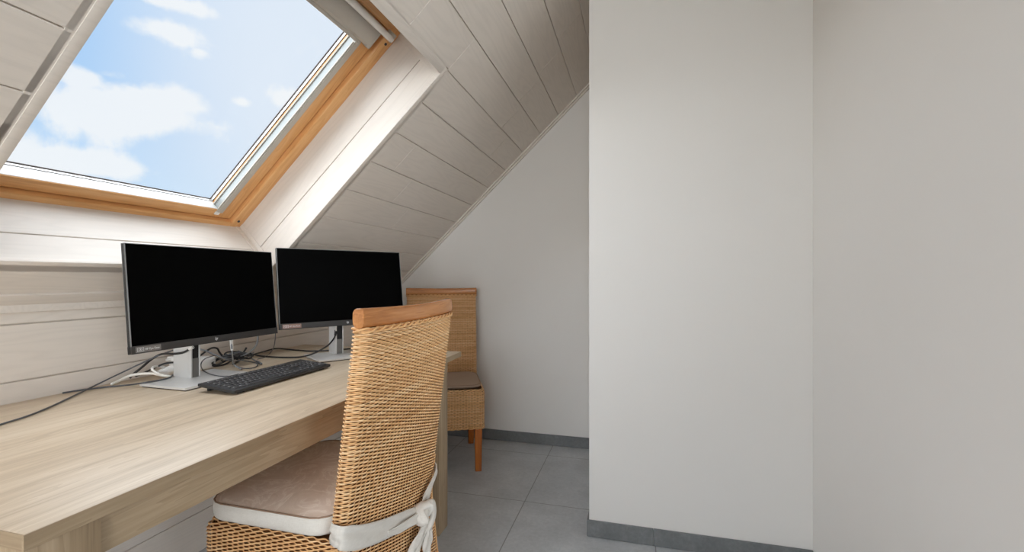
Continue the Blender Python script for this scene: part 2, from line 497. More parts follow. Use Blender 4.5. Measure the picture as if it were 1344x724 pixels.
# ------------------------------------------------------------------ roof windows
ND = 0.25
def lining(name, mtx, L, label, parts=((0.0, 0.108), (0.108, 0.262))):
    s = Slabs()
    for a, b in parts: s.add(0, L, a + 0.0012, b - 0.0012, b=0.0016, t=0.012)
    s.add(0, L, 0.0, 0.262, top=-0.008, b=0, t=0.03, rnd=.2)
    return tag(s.build(name, [M['plank']], mtx), label, 'trim', kind='structure')

def roof_window(y0, y1, num, tn, where, detailed=True):
    def loc(x, y, z): return SL @ Vector((x, y, z))
    def frame_m(o, X, Y):   # matrix from local vectors in slope frame
        X = Vector(X); Y = Vector(Y); Z = X.cross(Y)
        m = Matrix((X, Y, Z)).transposed().to_4x4(); m.translation = Vector(o)
        return SL @ m
    # reveals: X along length, Y = outward (-Z of the slope frame), Z into the opening
    lining('trim_%d' % tn, frame_m((y1, Q0, 0), (0, 1, 0), (0, 0, -1)), Q1 - Q0, 'white board reveal on the right of %s' % where)
    lining('trim_%d' % (tn + 1), frame_m((y0, Q1, 0), (0, -1, 0), (0, 0, -1)), Q1 - Q0, 'white board reveal on the left of %s' % where)
    lining('trim_%d' % (tn + 2), frame_m((y0, Q0, 0), (1, 0, 0), (0, 0, -1)), y1 - y0, 'white board reveal below %s' % where)
    lining('trim_%d' % (tn + 3), frame_m((y1, Q1, 0), (-1, 0, 0), (0, 0, -1)), y1 - y0, 'white board reveal above %s' % where)
    # edge casing round the opening, with corner angles inside
    w = CW
    bx = [((y1 - 0.0015, y1 + w, Q0 - 0.012, Q1 + w + 0.009, -0.014, 0.0012), 0.001), ((y0 - w, y0 + 0.0015, Q0 - 0.012, Q1 + w + 0.009, -0.014, 0.0012), 0.001),
          ((y0, y1, Q1 - 0.0015, Q1 + w + 0.009, -0.014, 0.001), 0.001), ((y0, y1, Q0 - 0.012, Q0 + 0.0015, -0.014, 0.001), 0.001)]
    for (ya, sg) in ((y1, -1), (y0, 1)):
        for (qa, sq) in ((Q0, 1), (Q1, -1)):
            a, b = sorted((ya, ya + sg * 0.024)); e, f = sorted((ya, ya + sg * 0.003))
            bx.append(((a, b, *sorted((qa, qa + sq * 0.0035)), -ND, -0.002), 0.001))
            bx.append(((e, f, *sorted((qa, qa + sq * 0.022)), -ND, -0.002), 0.001))
    slope_box_obj('trim_%d' % (tn + 4), bx, 'thin white casing round %s' % where)
    # window unit
    root = empty('window_%d' % num)
    root.matrix_world = SL
    tag(root, 'pine roof window with a double pane in the sloping ceiling' if num == 1 else 'unseen second roof window added for fill light', 'window', kind='structure')
    def part(name, dims_list, mat, bev=0.002, seg=2, parent=root):
        bm = bmesh.new()
        for d in dims_list: bm_box(bm, *d, bev=bev, seg=seg)
        return from_bm(name, bm, mat, parent, angle=40)
    f = 0.006
    fs, fb, ft = 0.052, 0.020, 0.028       # frame face: sides, bottom, top
    part('frame', [(y1 - fs, y1 + 0.03, Q0 - 0.03, Q1 + 0.03, -0.345, -ND)], M['pineY'], 0.006, 3)
    part('frame', [(y0 - 0.03, y0 + fs, Q0 - 0.03, Q1 + 0.03, -0.345, -ND)], M['pineY'], 0.006, 3)
    part('frame', [(y0 + fs - 0.001, y1 - fs + 0.001, Q0 - 0.03, Q0 + fb, -0.345, -ND)], M['pineX'], 0.006, 3)
    part('frame', [(y0 + fs - 0.001, y1 - fs + 0.001, Q1 - ft, Q1 + 0.03, -0.345, -ND)], M['pineX'], 0.006, 3)
    g = 0.0035; NS = 0.270
    a0, a1 = y0 + fs + g, y1 - fs - g; b0, b1 = Q0 + fb + g, Q1 - ft - g
    sw, sb, st = 0.080, 0.040, 0.075
    part('sash', [(a1 - sw, a1, b0, b1, -0.335, -NS)], M['pineY'], 0.004, 3)
    part('sash', [(a0, a0 + sw, b0, b1, -0.335, -NS)], M['pineY'], 0.004, 3)
    part('sash', [(a0 + sw - 0.001, a1 - sw + 0.001, b0, b0 + sb, -0.335, -NS)], M['pineX'], 0.004, 3)
    part('sash', [(a0 + sw - 0.001, a1 - sw + 0.001, b1 - st, b1, -0.335, -NS)], M['pineX'], 0.004, 3)
    i0, i1, j0, j1 = a0 + sw, a1 - sw, b0 + sb, b1 - st
    bd = part('sash_sky_glare', [(i0 - 0.001, i1 + 0.001, j0 - 0.003, j0 + 0.0012, -0.3195, -0.2755)], M['white_plastic'], 0.0008)  # white strip paints the sky's glare onto the pine sash's inner face
    tag(bd, 'white strip painting sky glare on the lower sash')
    def ring(x0, x1, y0_, y1_, t, z0, z1):
        return [(x0, x0 + t, y0_, y1_, z0, z1), (x1 - t, x1, y0_, y1_, z0, z1), (x0 + t, x1 - t, y0_, y0_ + t, z0, z1), (x0 + t, x1 - t, y1_ - t, y1_, z0, z1)]
    part('gasket', ring(i0, i1, j0, j1, 0.002, -0.3225, -0.320), M['gasket'], 0)
    part('spacer', ring(i0 - 0.001, i1 + 0.001, j0 - 0.001, j1 + 0.001, 0.002, -0.334, -0.3225), M['alu_light'], 0)
    part('gasket', ring(i0, i1, j0, j1, 0.003, -0.338, -0.334), M['gasket'], 0)
    part('glass_pane', [(i0 - 0.02, i1 + 0.02, j0 - 0.02, j1 + 0.02, -0.342, -0.338)], M['glass'], 0)
    # outside flashing closes the hole round the frame
    part('flashing', ring(y0 - 0.12, y1 + 0.12, Q0 - 0.12, Q1 + 0.12, 0.155, -0.37, -0.339), M['alu_dark'], 0)
    if not detailed: return
    # screw caps
    bm = bmesh.new()
    for (yy, qq) in ((y1 - 0.030, Q0 + 0.034), (y1 - 0.028, Q1 - 0.075)):
        bm_cyl(bm, (yy, qq, -ND - 0.002), (yy, qq, -ND + 0.003), 0.0062, 0.005, 20)
        bm_cyl(bm, (yy, qq, -ND + 0.002), (yy, qq, -ND + 0.0036), 0.0026, 0.002, 6)
    sc = from_bm('screw_cap', bm, M['dark_plug'], root, angle=40)
    tag(sc, 'dark screw caps in the pine frame')
    # ventilation bar with end brackets
    bm = bmesh.new()
    zb = -0.222; qb = 1.135
    path = [(y0 + 0.045, qb, zb), (y1 - 0.052, qb, zb)]
    bm_sweep(bm, path, lambda i, t: [(0.013 * math.cos(2 * PI * k / 20), 0.0105 * math.sin(2 * PI * k / 20)) for k in range(20)], 20)
    bar = from_bm('ventilation_bar', bm, M['alu_light'], root, angle=50); tag(bar, 'silver ventilation bar across the window top')
    for yy in (y1 - 0.058, y0 + 0.05):
        bm = bmesh.new()
        bm_box(bm, yy - 0.004, yy + 0.008, qb - 0.012, qb + 0.024, -0.255, -0.214, bev=0.003)
        bm_cyl(bm, (yy + 0.002, qb + 0.012, -0.235), (yy + 0.010, qb + 0.012, -0.235), 0.008, 0.006, 14)
        from_bm('end_bracket', bm, M['alu'], bar, angle=40)
    # roller blind pulled up under the window top
    bl = empty('roller_blind'); bl.matrix_world = SL
    tag(bl, 'pale grey roller blind pulled up in the roof window', 'blind')
    x0, x1 = a0 + sw - 0.062, a1 - sw + 0.020
    x0 = a0 + 0.036; x1 = a1 - 0.036
    bm = bmesh.new()
    prof = [(1.132, -0.262), (1.132, -0.246), (1.120, -0.237), (1.085, -0.234), (1.060, -0.240), (1.050, -0.252), (1.048, -0.285), (1.132, -0.285)]
    va = [bm.verts.new((x0, q, z)) for q, z in prof]; vb = [bm.verts.new((x1 - 0.018, q, z)) for q, z in prof]
    bm.faces.new(va); bm.faces.new(vb)
    for k in range(len(prof)):
        k2 = (k + 1) % len(prof); bm.faces.new((va[k], va[k2], vb[k2], vb[k]))
    from_bm('cassette', bm, M['alu'], bl, angle=35)
    for (xa, xb) in ((x1 - 0.018, x1 + 0.002), (x0 - 0.002, x0 + 0.014)):
        bm = bmesh.new(); bm_box(bm, xa, xb, 1.046, 1.134, -0.290, -0.238, bev=0.008, seg=3)
        from_bm('cassette_end_cap', bm, M['alu'], bl, angle=40)
    bm = bmesh.new(); bm_box(bm, x0 + 0.012, x1 - 0.040, 1.036, 1.052, -0.292, -0.256, bev=0.003)
    bm_box(bm, x1 - 0.062, x1 - 0.044, 1.030, 1.040, -0.270, -0.252, bev=0.002)
    from_bm('bottom_bar', bm, M['alu'], bl, angle=40)
    for (xi, sg) in ((a1 - sw, 1), (a0 + sw, -1)):
        def sx(u0, u1): return tuple(sorted((xi + sg * u0, xi + sg * u1)))
        bm = bmesh.new()
        q0r, q1r = b0 + sb - 0.012, 1.05
        bm_box(bm, *sx(-0.002, 0.022), q0r, q1r, -0.272, -0.266, bev=0.0012)                 # flat lip on the sash
        bm_box(bm, *sx(-0.0025, 0.001), q0r, q1r, -0.306, -0.266, bev=0.0008)
        bm_box(bm, *sx(-0.008, 0.0), q0r, q1r, -0.2745, -0.2695, bev=0.001)                 # room-side fin
        bm_box(bm, *sx(-0.008, 0.0), q0r, q1r, -0.306, -0.3015, bev=0.001)                   # glass-side fin
        rail = from_bm('guide_rail', bm, M['alu'], bl, angle=40)
        bm = bmesh.new(); bm_box(bm, *sx(-0.0035, -0.002), q0r, q1r, -0.300, -0.276)
        tag(from_bm('channel', bm, M['alu_dark'], rail), 'grey inner channel')
        bm = bmesh.new(); bm_box(bm, *sx(-0.010, 0.010), q0r - 0.012, q0r + 0.002, -0.307, -0.265, bev=0.002)
        from_bm('rail_foot', bm, M['white_plastic'], rail, angle=40)

roof_window(*WY[0], 1, 4, 'the roof window')
roof_window(*WY[1], 2, 9, 'the added second roof window', detailed=False)  # unseen roof window, added to let more daylight into the room

# ------------------------------------------------------------------ desk
DX0, DX1, DY0, DY1, DZ = -1.679, -0.806, 0.431, 2.036, 0.74
desk = empty('desk', ((DX0 + DX1) / 2, (DY0 + DY1) / 2, 0))
tag(desk, 'long pale oak desk pushed against the low board wall', 'desk')
dm = Matrix.Translation(-desk.location)
def dpart(name, dims, mat, bev=0.003):
    bm = bmesh.new(); bm_box(bm, *dims, bev=bev, seg=2)
    bmesh.ops.transform(bm, matrix=dm, verts=bm.verts[:])
    return from_bm(name, bm, mat, desk, angle=40)
dpart('desktop', (DX0, DX1, DY0, DY1, DZ - 0.024, DZ), M['desk_top'], 0.0025)
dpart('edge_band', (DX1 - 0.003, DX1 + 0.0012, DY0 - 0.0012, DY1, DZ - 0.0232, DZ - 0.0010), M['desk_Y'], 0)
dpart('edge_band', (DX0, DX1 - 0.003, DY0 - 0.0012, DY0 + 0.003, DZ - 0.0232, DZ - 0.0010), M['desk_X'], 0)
LG = 0.092
lx1 = DX1 - 0.002; lx0 = -1.555
for (lx, ly) in ((lx1 - LG, DY0 + 0.003), (lx1 - LG, 1.790), (lx0, DY0 + 0.003), (lx0, 1.790)):
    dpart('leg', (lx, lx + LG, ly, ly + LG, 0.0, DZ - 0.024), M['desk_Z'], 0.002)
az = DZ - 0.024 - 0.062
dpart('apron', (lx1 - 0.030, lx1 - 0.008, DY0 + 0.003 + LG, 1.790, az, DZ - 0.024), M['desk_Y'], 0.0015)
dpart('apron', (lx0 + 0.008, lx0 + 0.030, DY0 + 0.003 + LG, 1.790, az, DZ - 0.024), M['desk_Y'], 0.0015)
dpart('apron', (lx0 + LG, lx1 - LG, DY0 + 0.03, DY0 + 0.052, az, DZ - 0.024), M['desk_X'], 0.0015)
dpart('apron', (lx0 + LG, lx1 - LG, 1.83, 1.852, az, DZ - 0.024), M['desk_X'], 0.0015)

# ------------------------------------------------------------------ woven chairs
def weave(loop_fn, zs, nst, ppst=4, amp=0.0031, rz=0.0023, rn=0.0017, sides=4):
    """rows of cane woven round stakes; loop_fn(z) -> closed loop of nst*ppst points and outward normals"""
    n = nst * ppst
    V = []; F = []; R = []
    ph = np.arange(n) * (PI / ppst)
    base = 0
    for i, z in enumerate(zs):
        P, Nn = loop_fn(z, n)
        off = amp * np.sin(ph + PI * (i % 2))
        jit = np.random.RandomState(i).normal(0, 0.00025, n); jit = (jit + np.roll(jit, 1) + np.roll(jit, 2)) / 3
        Cc = P + Nn * off[:, None]
        Cc[:, 2] += jit
        ring = []
        for k in range(sides):
            a = 2 * PI * k / sides
            q = Cc + Nn * (rn * math.cos(a)); q[:, 2] += rz * math.sin(a)
            ring.append(q)
        A = np.stack(ring, 1).reshape(-1, 3)
        V.append(A)
        idx = np.arange(n)[:, None] * sides + np.arange(sides)[None, :]
        nx = np.roll(idx, -1, 0)
        q = np.stack([idx, nx, np.roll(nx, -1, 1), np.roll(idx, -1, 1)], -1).reshape(-1, 4) + base
        F.append(q); base += n * sides
        rr = np.random.RandomState(1000 + i); r0 = rr.rand()
        tone = np.interp(np.arange(n), np.linspace(0, n, 9), np.clip(r0 + rr.normal(0, .25, 9), 0, 1))
        R.append(np.repeat(tone, sides))
    return np.concatenate(V), np.concatenate(F), np.concatenate(R)

def resample(pts, n, closed=True):
    P = np.asarray(pts, float)
    Q = np.vstack([P, P[:1]]) if closed else P
    d = np.r_[0, np.cumsum(np.linalg.norm(np.diff(Q, axis=0), axis=1))]
    s = np.linspace(0, d[-1], n + 1)[:-1] if closed else np.linspace(0, d[-1], n)
    return np.stack([np.interp(s, d, Q[:, k]) for k in range(Q.shape[1])], 1)

def loop_normals(P):
    t = np.roll(P, -1, 0) - np.roll(P, 1, 0)
    n = np.stack([t[:, 1], -t[:, 0], np.zeros(len(P))], 1)
    return n / (np.linalg.norm(n, axis=1)[:, None] + 1e-9)

def rounded_rect(x0, x1, y0, y1, r, m=8):
    out = []
    for (cx, cy, a0) in ((x1 - r, y1 - r, 0), (x0 + r, y1 - r, 90), (x0 + r, y0 + r, 180), (x1 - r, y0 + r, 270)):
        for k in range(m + 1):
            a = math.radians(a0 + 90 * k / m); out.append((cx + r * math.cos(a), cy + r * math.sin(a)))
    return out

def make_chair(loc, rz, label, W=0.49, depth=0.40, seat_z=0.495, top_z=1.021, apron_z=0.20, back_low=0.17, xr=None, bow=0.02, scale_w=1.0):
    root = empty('wicker_chair', loc, rz)
    tag(root, label, 'chair', 'woven rattan chairs')
    hw = W / 2
    zk, xk = zip(*xr)
    def Xr(z): return float(np.interp(z, zk, xk))
    # smooth the rear profile
    zz = np.linspace(0, 1.1, 200); xx = np.array([Xr(z) for z in zz])
    for _ in range(60): xx[1:-1] = (xx[:-2] + xx[1:-1] * 2 + xx[2:]) / 4
    def XR_(z): return float(np.interp(z, zz, xx))
    th = 0.036
    rail_lo = top_z - 0.044
    def back_loop(z, n, grow=0.0):
        x0 = XR_(z); h = hw - 0.004 + grow
        b = bow * min(1.0, max(0.0, (z - 0.1) / 0.3))
        pts = []
        r = 0.015
        for (px, py) in rounded_rect(-grow, th + grow, -h, h, r, 6): pts.append((px, py))
        P2 = resample(pts, n * 3)
        P2 = np.c_[P2[:, 0] + x0 - b * (1 - (P2[:, 1] / h) ** 2), P2[:, 1]]
        P2 = resample(P2, n)
        P = np.c_[P2, np.full(n, z)]
        Nn = loop_normals(P)
        # outward check
        cc = P.mean(0)
        if ((P - cc) * Nn).sum() < 0: Nn = -Nn
        return P, Nn
    zs = np.arange(back_low, rail_lo - 0.002, 0.0044)
    nst = int(round(2 * (W + th) / 0.0165 / 2)) * 2
    V, F, R = weave(back_loop, zs, nst, 4)
    back = np_mesh('woven_back', V, F, M['wicker'], root, rnd=R)
    # braided edge under the rail and cane edging down the rear corners
    for ph in (0, PI):
        bm = bmesh.new()
        P, Nn = back_loop(rail_lo - 0.005, 260)
        pts = [P[i] + Nn[i] * (0.0035 + 0.0028 * math.cos(i * 0.42 + ph)) + np.array([0, 0, 0.0042 * math.sin(i * 0.42 + ph)]) for i in range(260)]
        bm_sweep(bm, pts, circ(0.0031, 6), 6, closed=True)
        from_bm('braid_strand', bm, M['wicker'], back, smooth=True)
    for sg in (-1, 1):
        bm = bmesh.new()
        pts = [(XR_(z) + 0.001, sg * (hw - 0.002), z) for z in np.linspace(back_low, seat_z + 0.02, 14)]
        bm_tube(bm, pts, 0.0032, 6, 3, up=(1, 0, 0))
        from_bm('corner_cane', bm, M['wicker'], back, smooth=True)
    # solid core behind the weave
    cv = []; cf = []
    zc = np.linspace(back_low + 0.002, rail_lo, 40)
    for z in zc:
        P, Nn = back_loop(z, 64, grow=-0.003); cv.append(P)
    cv = np.concatenate(cv)
    for i in range(39):
        for k in range(64):
            k2 = (k + 1) % 64; cf.append((i * 64 + k, i * 64 + k2, (i + 1) * 64 + k2, (i + 1) * 64 + k))
    np_mesh('back_core', cv, cf, M['wicker_back'], back)
    # top rail
    bm = bmesh.new()
    ys = np.linspace(-hw - 0.003, hw + 0.003, 41)
    path = [(XR_(top_z - 0.02) + 0.018 - bow * (1 - (y / hw) ** 2), y, top_z - 0.022 - 0.0035 * (1 - (y / hw) ** 2)) for y in ys]
    def railprof(i, t):
        e = 1.0 if 0 < i < 40 else 0.93
        o = []
        for k in range(24):
            a = 2 * PI * k / 24; ca, sa = math.cos(a), math.sin(a)
            o.append((0.0150 * e * math.copysign(abs(ca) ** 0.62, ca), 0.0222 * e * math.copysign(abs(sa) ** 0.62, sa)))
        return o
    path = [path[0]] + [tuple(np.array(path[0]) + (0, 0.002, 0))] + path[1:-1] + [tuple(np.array(path[-1]) - (0, 0.002, 0))] + [path[-1]]
    def railprof2(i, t): return railprof(0 if i in (0, len(path) - 1) else 5, t)
    bm_sweep(bm, path, railprof2, 24)
    from_bm('top_rail', bm, M['teak'], root, angle=50)
    # seat
    sx1 = depth; sh0, sh1 = hw, hw + 0.006
    def seat_loop(z, n, grow=0.0):
        x0 = XR_(z) + 0.012
        top = max(0.0, (z - (seat_z - 0.022)) / 0.022)
        ins = 0.018 * (1 - math.sqrt(max(0, 1 - min(top, 1) ** 2))) - grow
        pts = rounded_rect(x0 - grow, sx1 - ins, -sh1 + ins, sh1 - ins, 0.032, 8)
        P2 = resample(pts, n)
        P = np.c_[P2, np.full(n, z)]
        Nn = loop_normals(P)
        if ((P - P.mean(0)) * Nn).sum() < 0: Nn = -Nn
        return P, Nn
    zs = np.arange(apron_z, seat_z - 0.001, 0.0044)
    nst = int(round(2 * (W + depth) / 0.0165 / 2)) * 2
    V, F, R = weave(seat_loop, zs, nst, 4)
    seat = np_mesh('woven_seat', V, F, M['wicker'], root, rnd=R)
    cv = []; cf = []
    zc = [apron_z + 0.001, seat_z - 0.03, seat_z - 0.018, seat_z - 0.009, seat_z - 0.004]
    for z in zc: cv.append(seat_loop(z, 64, grow=-0.003)[0])
    cv = np.concatenate(cv)
    for i in range(len(zc) - 1):
        for k in range(64):
            k2 = (k + 1) % 64; cf.append((i * 64 + k, i * 64 + k2, (i + 1) * 64 + k2, (i + 1) * 64 + k))
    bm = bmesh.new(); vs = [bm.verts.new(v) for v in cv]
    for f in cf: bm.faces.new([vs[i] for i in f])
    bm.faces.new(vs[-64:])
    from_bm('seat_core', bm, M['wicker_back'], seat, angle=40)
    # twisted cane along the apron foot
    for ph in (0, PI):
        bm = bmesh.new()
        P, Nn = seat_loop(apron_z - 0.003, 300)
        pts = [P[i] + Nn[i] * (0.001 + 0.0022 * math.cos(i * 0.5 + ph)) + np.array([0, 0, 0.003 * math.sin(i * 0.5 + ph)]) for i in range(300)]
        bm_sweep(bm, pts, circ(0.0028, 5), 5, closed=True)
        from_bm('braid_strand', bm, M['wicker'], seat, smooth=True)
    # legs
    def leg(x0, x1, y, z_hi):
        bm = bmesh.new()
        t0, t1 = 0.0225, 0.017
        f = lambda i, t: [(sx * (t0 + (t1 - t0) * t), sy * (t0 + (t1 - t0) * t)) for sx, sy in ((-1, -.8), (-.8, -1), (.8, -1), (1, -.8), (1, .8), (.8, 1), (-.8, 1), (-1, .8))]
        bm_sweep(bm, [(x0 + (x1 - x0) * t, y, z_hi * (1 - t)) for t in (0, 0.25, 0.5, 0.75, 1)], f, 8, up=(1, 0, 0))
        from_bm('leg', bm, M['teakZ'], root, angle=35)
    for sg in (-1, 1):
        leg(depth - 0.03, depth - 0.022, sg * (hw - 0.028), apron_z + 0.08)
        leg(XR_(back_low) + 0.02, -0.035, sg * (hw - 0.034), back_low + 0.06)
    return root

near_chair = make_chair((-0.640, 1.138, 0), PI, 'wicker chair pulled up to the desk with its back to the viewer',
    W=0.49, depth=0.387, seat_z=0.497, top_z=1.021, apron_z=0.20, back_low=0.13,
    xr=[(0.0, -0.045), (0.19, -0.013), (0.40, 0.011), (0.6, -0.014), (1.0, -0.064), (1.1, -0.077)])
far_chair = make_chair((-1.222, 2.752, 0), math.radians(-65), 'wicker chair standing in the far corner beyond the desk',
    W=0.448, depth=0.43, seat_z=0.462, top_z=1.020, apron_z=0.247, back_low=0.235, bow=0.012,
    xr=[(0.0, -0.03), (0.25, 0.0), (0.46, 0.006), (0.6, -0.006), (1.0, -0.055), (1.1, -0.068)])

def pad(x0, x1, y0, y1, z0, z1, r, name_side, mat_side, mat_top, root, crown=0.012, piping=None, sq=0.010):
    """cushion: side band plus slightly crowned top panel"""
    n = 72
    def ring(ins, z): 
        P = resample(rounded_rect(x0 + ins, x1 - ins, y0 + ins, y1 - ins, max(r - ins, 0.008), 8), n); return np.c_[P, np.full(n, z)]
    levels = [ring(0.012, z0), ring(0.004, z0 + 0.002), ring(0.0, z0 + 0.008), ring(-0.003, (z0 + z1) / 2), ring(0.0, z1 - 0.004), ring(0.003, z1)]
    bm = bmesh.new(); L = [[bm.verts.new(p) for p in l] for l in levels]
    for a, b in zip(L[:-1], L[1:]):
        for k in range(n): bm.faces.new((a[k], a[(k + 1) % n], b[(k + 1) % n], b[k]))
    bm.faces.new(L[0])
    from_bm(name_side, bm, mat_side, root, angle=60)
    bm = bmesh.new(); cx, cy = (x0 + x1) / 2, (y0 + y1) / 2
    L = []
    rs = random.Random(3)
    for j in range(9):
        t = j / 8; ins = 0.003 + t * (min(x1 - x0, y1 - y0) / 2 - 0.03)
        z = z1 + crown * (1 - (1 - t) ** 3)
        L.append([bm.verts.new(p + np.array([0, 0, (rs.random() - .5) * 0.0012 * min(1, t * 4)])) for p in ring(ins, z)])
    for a, b in zip(L[:-1], L[1:]):
        for k in range(n): bm.faces.new((a[k], a[(k + 1) % n], b[(k + 1) % n], b[k]))
    bm.faces.new(L[-1])
    from_bm('top_panel', bm, mat_top, root, smooth=True)
    if piping:
        bm = bmesh.new()
        bm_sweep(bm, ring(0.001, z1), circ(0.0018, 6), 6, closed=True)
        from_bm('piping', bm, piping, root, smooth=True)

# cushion on the near chair: world coordinates around its own root
cu = empty('seat_cushion', (-0.84, 1.115, 0.500))
tag(cu, 'taupe velvet seat cushion with pale linen sides tied to the near chair', 'cushion', 'chair seat cushions')
pad(-0.185, 0.172, -0.228, 0.222, 0.0, 0.044, 0.055, 'side_band', M['linen'], M['velvet'], cu, crown=0.010, piping=M['taupe_dark'])
def ribbon(bm, pts, widths, up, thick=0.0022, n=10, wob=0.0):
    path = catmull(pts, n); m = len(path)
    def pf(i, t):
        w = float(np.interp(t, np.linspace(0, 1, len(widths)), widths)) / 2
        o = []
        K = 9
        top = []; bot = []
        for k in range(K):
            a = -1 + 2 * k / (K - 1)
            h = wob * math.sin(a * 5 + t * 7) + wob * 0.6 * math.sin(a * 9 - t * 11)
            top.append((h + thick / 2, a * w)); bot.append((h - thick / 2, a * w))
        return top + bot[::-1]
    bm_sweep(bm, path, pf, 18, up=up)
tie = bmesh.new()
off = np.array(cu.location)
Wp = lambda *p: tuple(np.array(p) - off)
ribbon(tie, [Wp(-0.664, 0.890, 0.523), Wp(-0.655, 0.884, 0.521), Wp(-0.641, 0.882, 0.518), Wp(-0.627, 0.890, 0.512), Wp(-0.620, 0.935, 0.490), Wp(-0.614, 1.00, 0.468), Wp(-0.611, 1.07, 0.449), Wp(-0.611, 1.14, 0.431), Wp(-0.611, 1.195, 0.417), Wp(-0.608, 1.225, 0.408)],
       [0.040, 0.044, 0.048, 0.052, 0.055, 0.054, 0.050, 0.044, 0.036, 0.028], (0, 0, 1), 0.003, wob=0.0022)
ribbon(tie, [Wp(-0.610, 1.04, 0.443), Wp(-0.604, 1.10, 0.428), Wp(-0.602, 1.17, 0.414), Wp(-0.602, 1.215, 0.404)], [0.012, 0.024, 0.028, 0.022], (0, 0, 1), 0.003, wob=0.0014)
ribbon(tie, [Wp(-0.606, 1.225, 0.416), Wp(-0.612, 1.262, 0.432), Wp(-0.616, 1.305, 0.447), Wp(-0.622, 1.345, 0.460), Wp(-0.632, 1.378, 0.472), Wp(-0.652, 1.389, 0.480), Wp(-0.690, 1.388, 0.50)],
       [0.036, 0.042, 0.032, 0.024, 0.022, 0.024, 0.03], (0, 0, 1), 0.003, wob=0.0018)
ribbon(tie, [Wp(-0.604, 1.23, 0.404), Wp(-0.602, 1.265, 0.394), Wp(-0.606, 1.298, 0.384)], [0.03, 0.036, 0.034], (0, 0.4, 1), 0.003, wob=0.002)
ribbon(tie, [Wp(-0.600, 1.228, 0.385), Wp(-0.598, 1.215, 0.36), Wp(-0.602, 1.185, 0.334), Wp(-0.606, 1.150, 0.305), Wp(-0.612, 1.12, 0.27), Wp(-0.618, 1.10, 0.23)], [0.030, 0.040, 0.048, 0.054, 0.056, 0.054], (0.1, 1, 0), 0.003, wob=0.0035)
ribbon(tie, [Wp(-0.598, 1.240, 0.375), Wp(-0.594, 1.240, 0.34), Wp(-0.596, 1.238, 0.305), Wp(-0.602, 1.236, 0.25)], [0.028, 0.040, 0.048, 0.046], (0.1, 1, 0), 0.003, wob=0.004)
from_bm('tie', tie, M['linen'], cu, smooth=True)
# knot: a wrapped turn, a second turn and the thick fold falling from it
kn = bmesh.new()
kc = np.array(Wp(-0.602, 1.218, 0.410))
for (tilt, ry_, rz_, ww, flat, dx) in ((0.55, 0.025, 0.020, 0.0135, 1.25, 0.0), (-0.35, 0.020, 0.022, 0.012, 1.2, 0.006)):
    pts = []
    for k in range(14):
        a = 2 * PI * k / 14
        y, z = ry_ * math.cos(a), rz_ * math.sin(a)
        pts.append(kc + np.array([dx + 0.008 * math.sin(2 * a + tilt), y * math.cos(tilt) - z * math.sin(tilt), y * math.sin(tilt) + z * math.cos(tilt)]))
    bm_sweep(kn, catmull(pts, 5, True), lambda i, t, ww=ww, flat=flat: [(ww * 0.8 * math.cos(2 * PI * k / 12) * (1 + .12 * math.sin(3 * k + i * .5)), ww * flat * math.sin(2 * PI * k / 12)) for k in range(12)], 12, closed=True, up=(1, 0.1, 0.1))
bmesh.ops.create_uvsphere(kn, u_segments=16, v_segments=10, radius=0.019, matrix=Matrix.Translation(kc))
fold = catmull([kc + np.array(p) for p in ((0.012, 0.004, 0.022), (0.016, 0.026, 0.016), (0.016, 0.040, -0.006), (0.014, 0.040, -0.032), (0.008, 0.028, -0.056), (0.002, 0.016, -0.070))], 8)
bm_sweep(kn, fold, lambda i, t: [((0.016 - 0.004 * abs(2 * t - 1)) * math.cos(2 * PI * k / 14) * (1 + .10 * math.sin(4 * k + t * 9)), (0.0095 - 0.003 * t) * math.sin(2 * PI * k / 14)) for k in range(14)], 14, up=(1, 0.05, 0.05))
from_bm('knot', kn, M['linen'], cu, smooth=True)
# the far chair's flat taupe cushion
cu2 = empty('seat_cushion', far_chair.location + Vector((0, 0, 0.464)), math.radians(-65))
tag(cu2, 'plain brown taupe seat cushion on the far corner chair', 'cushion', 'chair seat cushions')
pad(0.055, 0.418, -0.215, 0.215, 0.0, 0.020, 0.06, 'side_band', M['taupe'], M['taupe'], cu2, crown=0.022, piping=M['taupe_dark'])

# ------------------------------------------------------------------ monitors
def text_mesh(body, size, depth=0.0003):
    cu = bpy.data.curves.new('txt', 'FONT'); cu.body = body; cu.size = size; cu.extrude = depth; cu.resolution_u = 3
    o = bpy.data.objects.new('txt', cu); COL.objects.link(o)
    dg = bpy.context.evaluated_depsgraph_get(); dg.update()
    me = bpy.data.meshes.new_from_object(o.evaluated_get(dg))
    COL.objects.unlink(o); bpy.data.objects.remove(o); return me

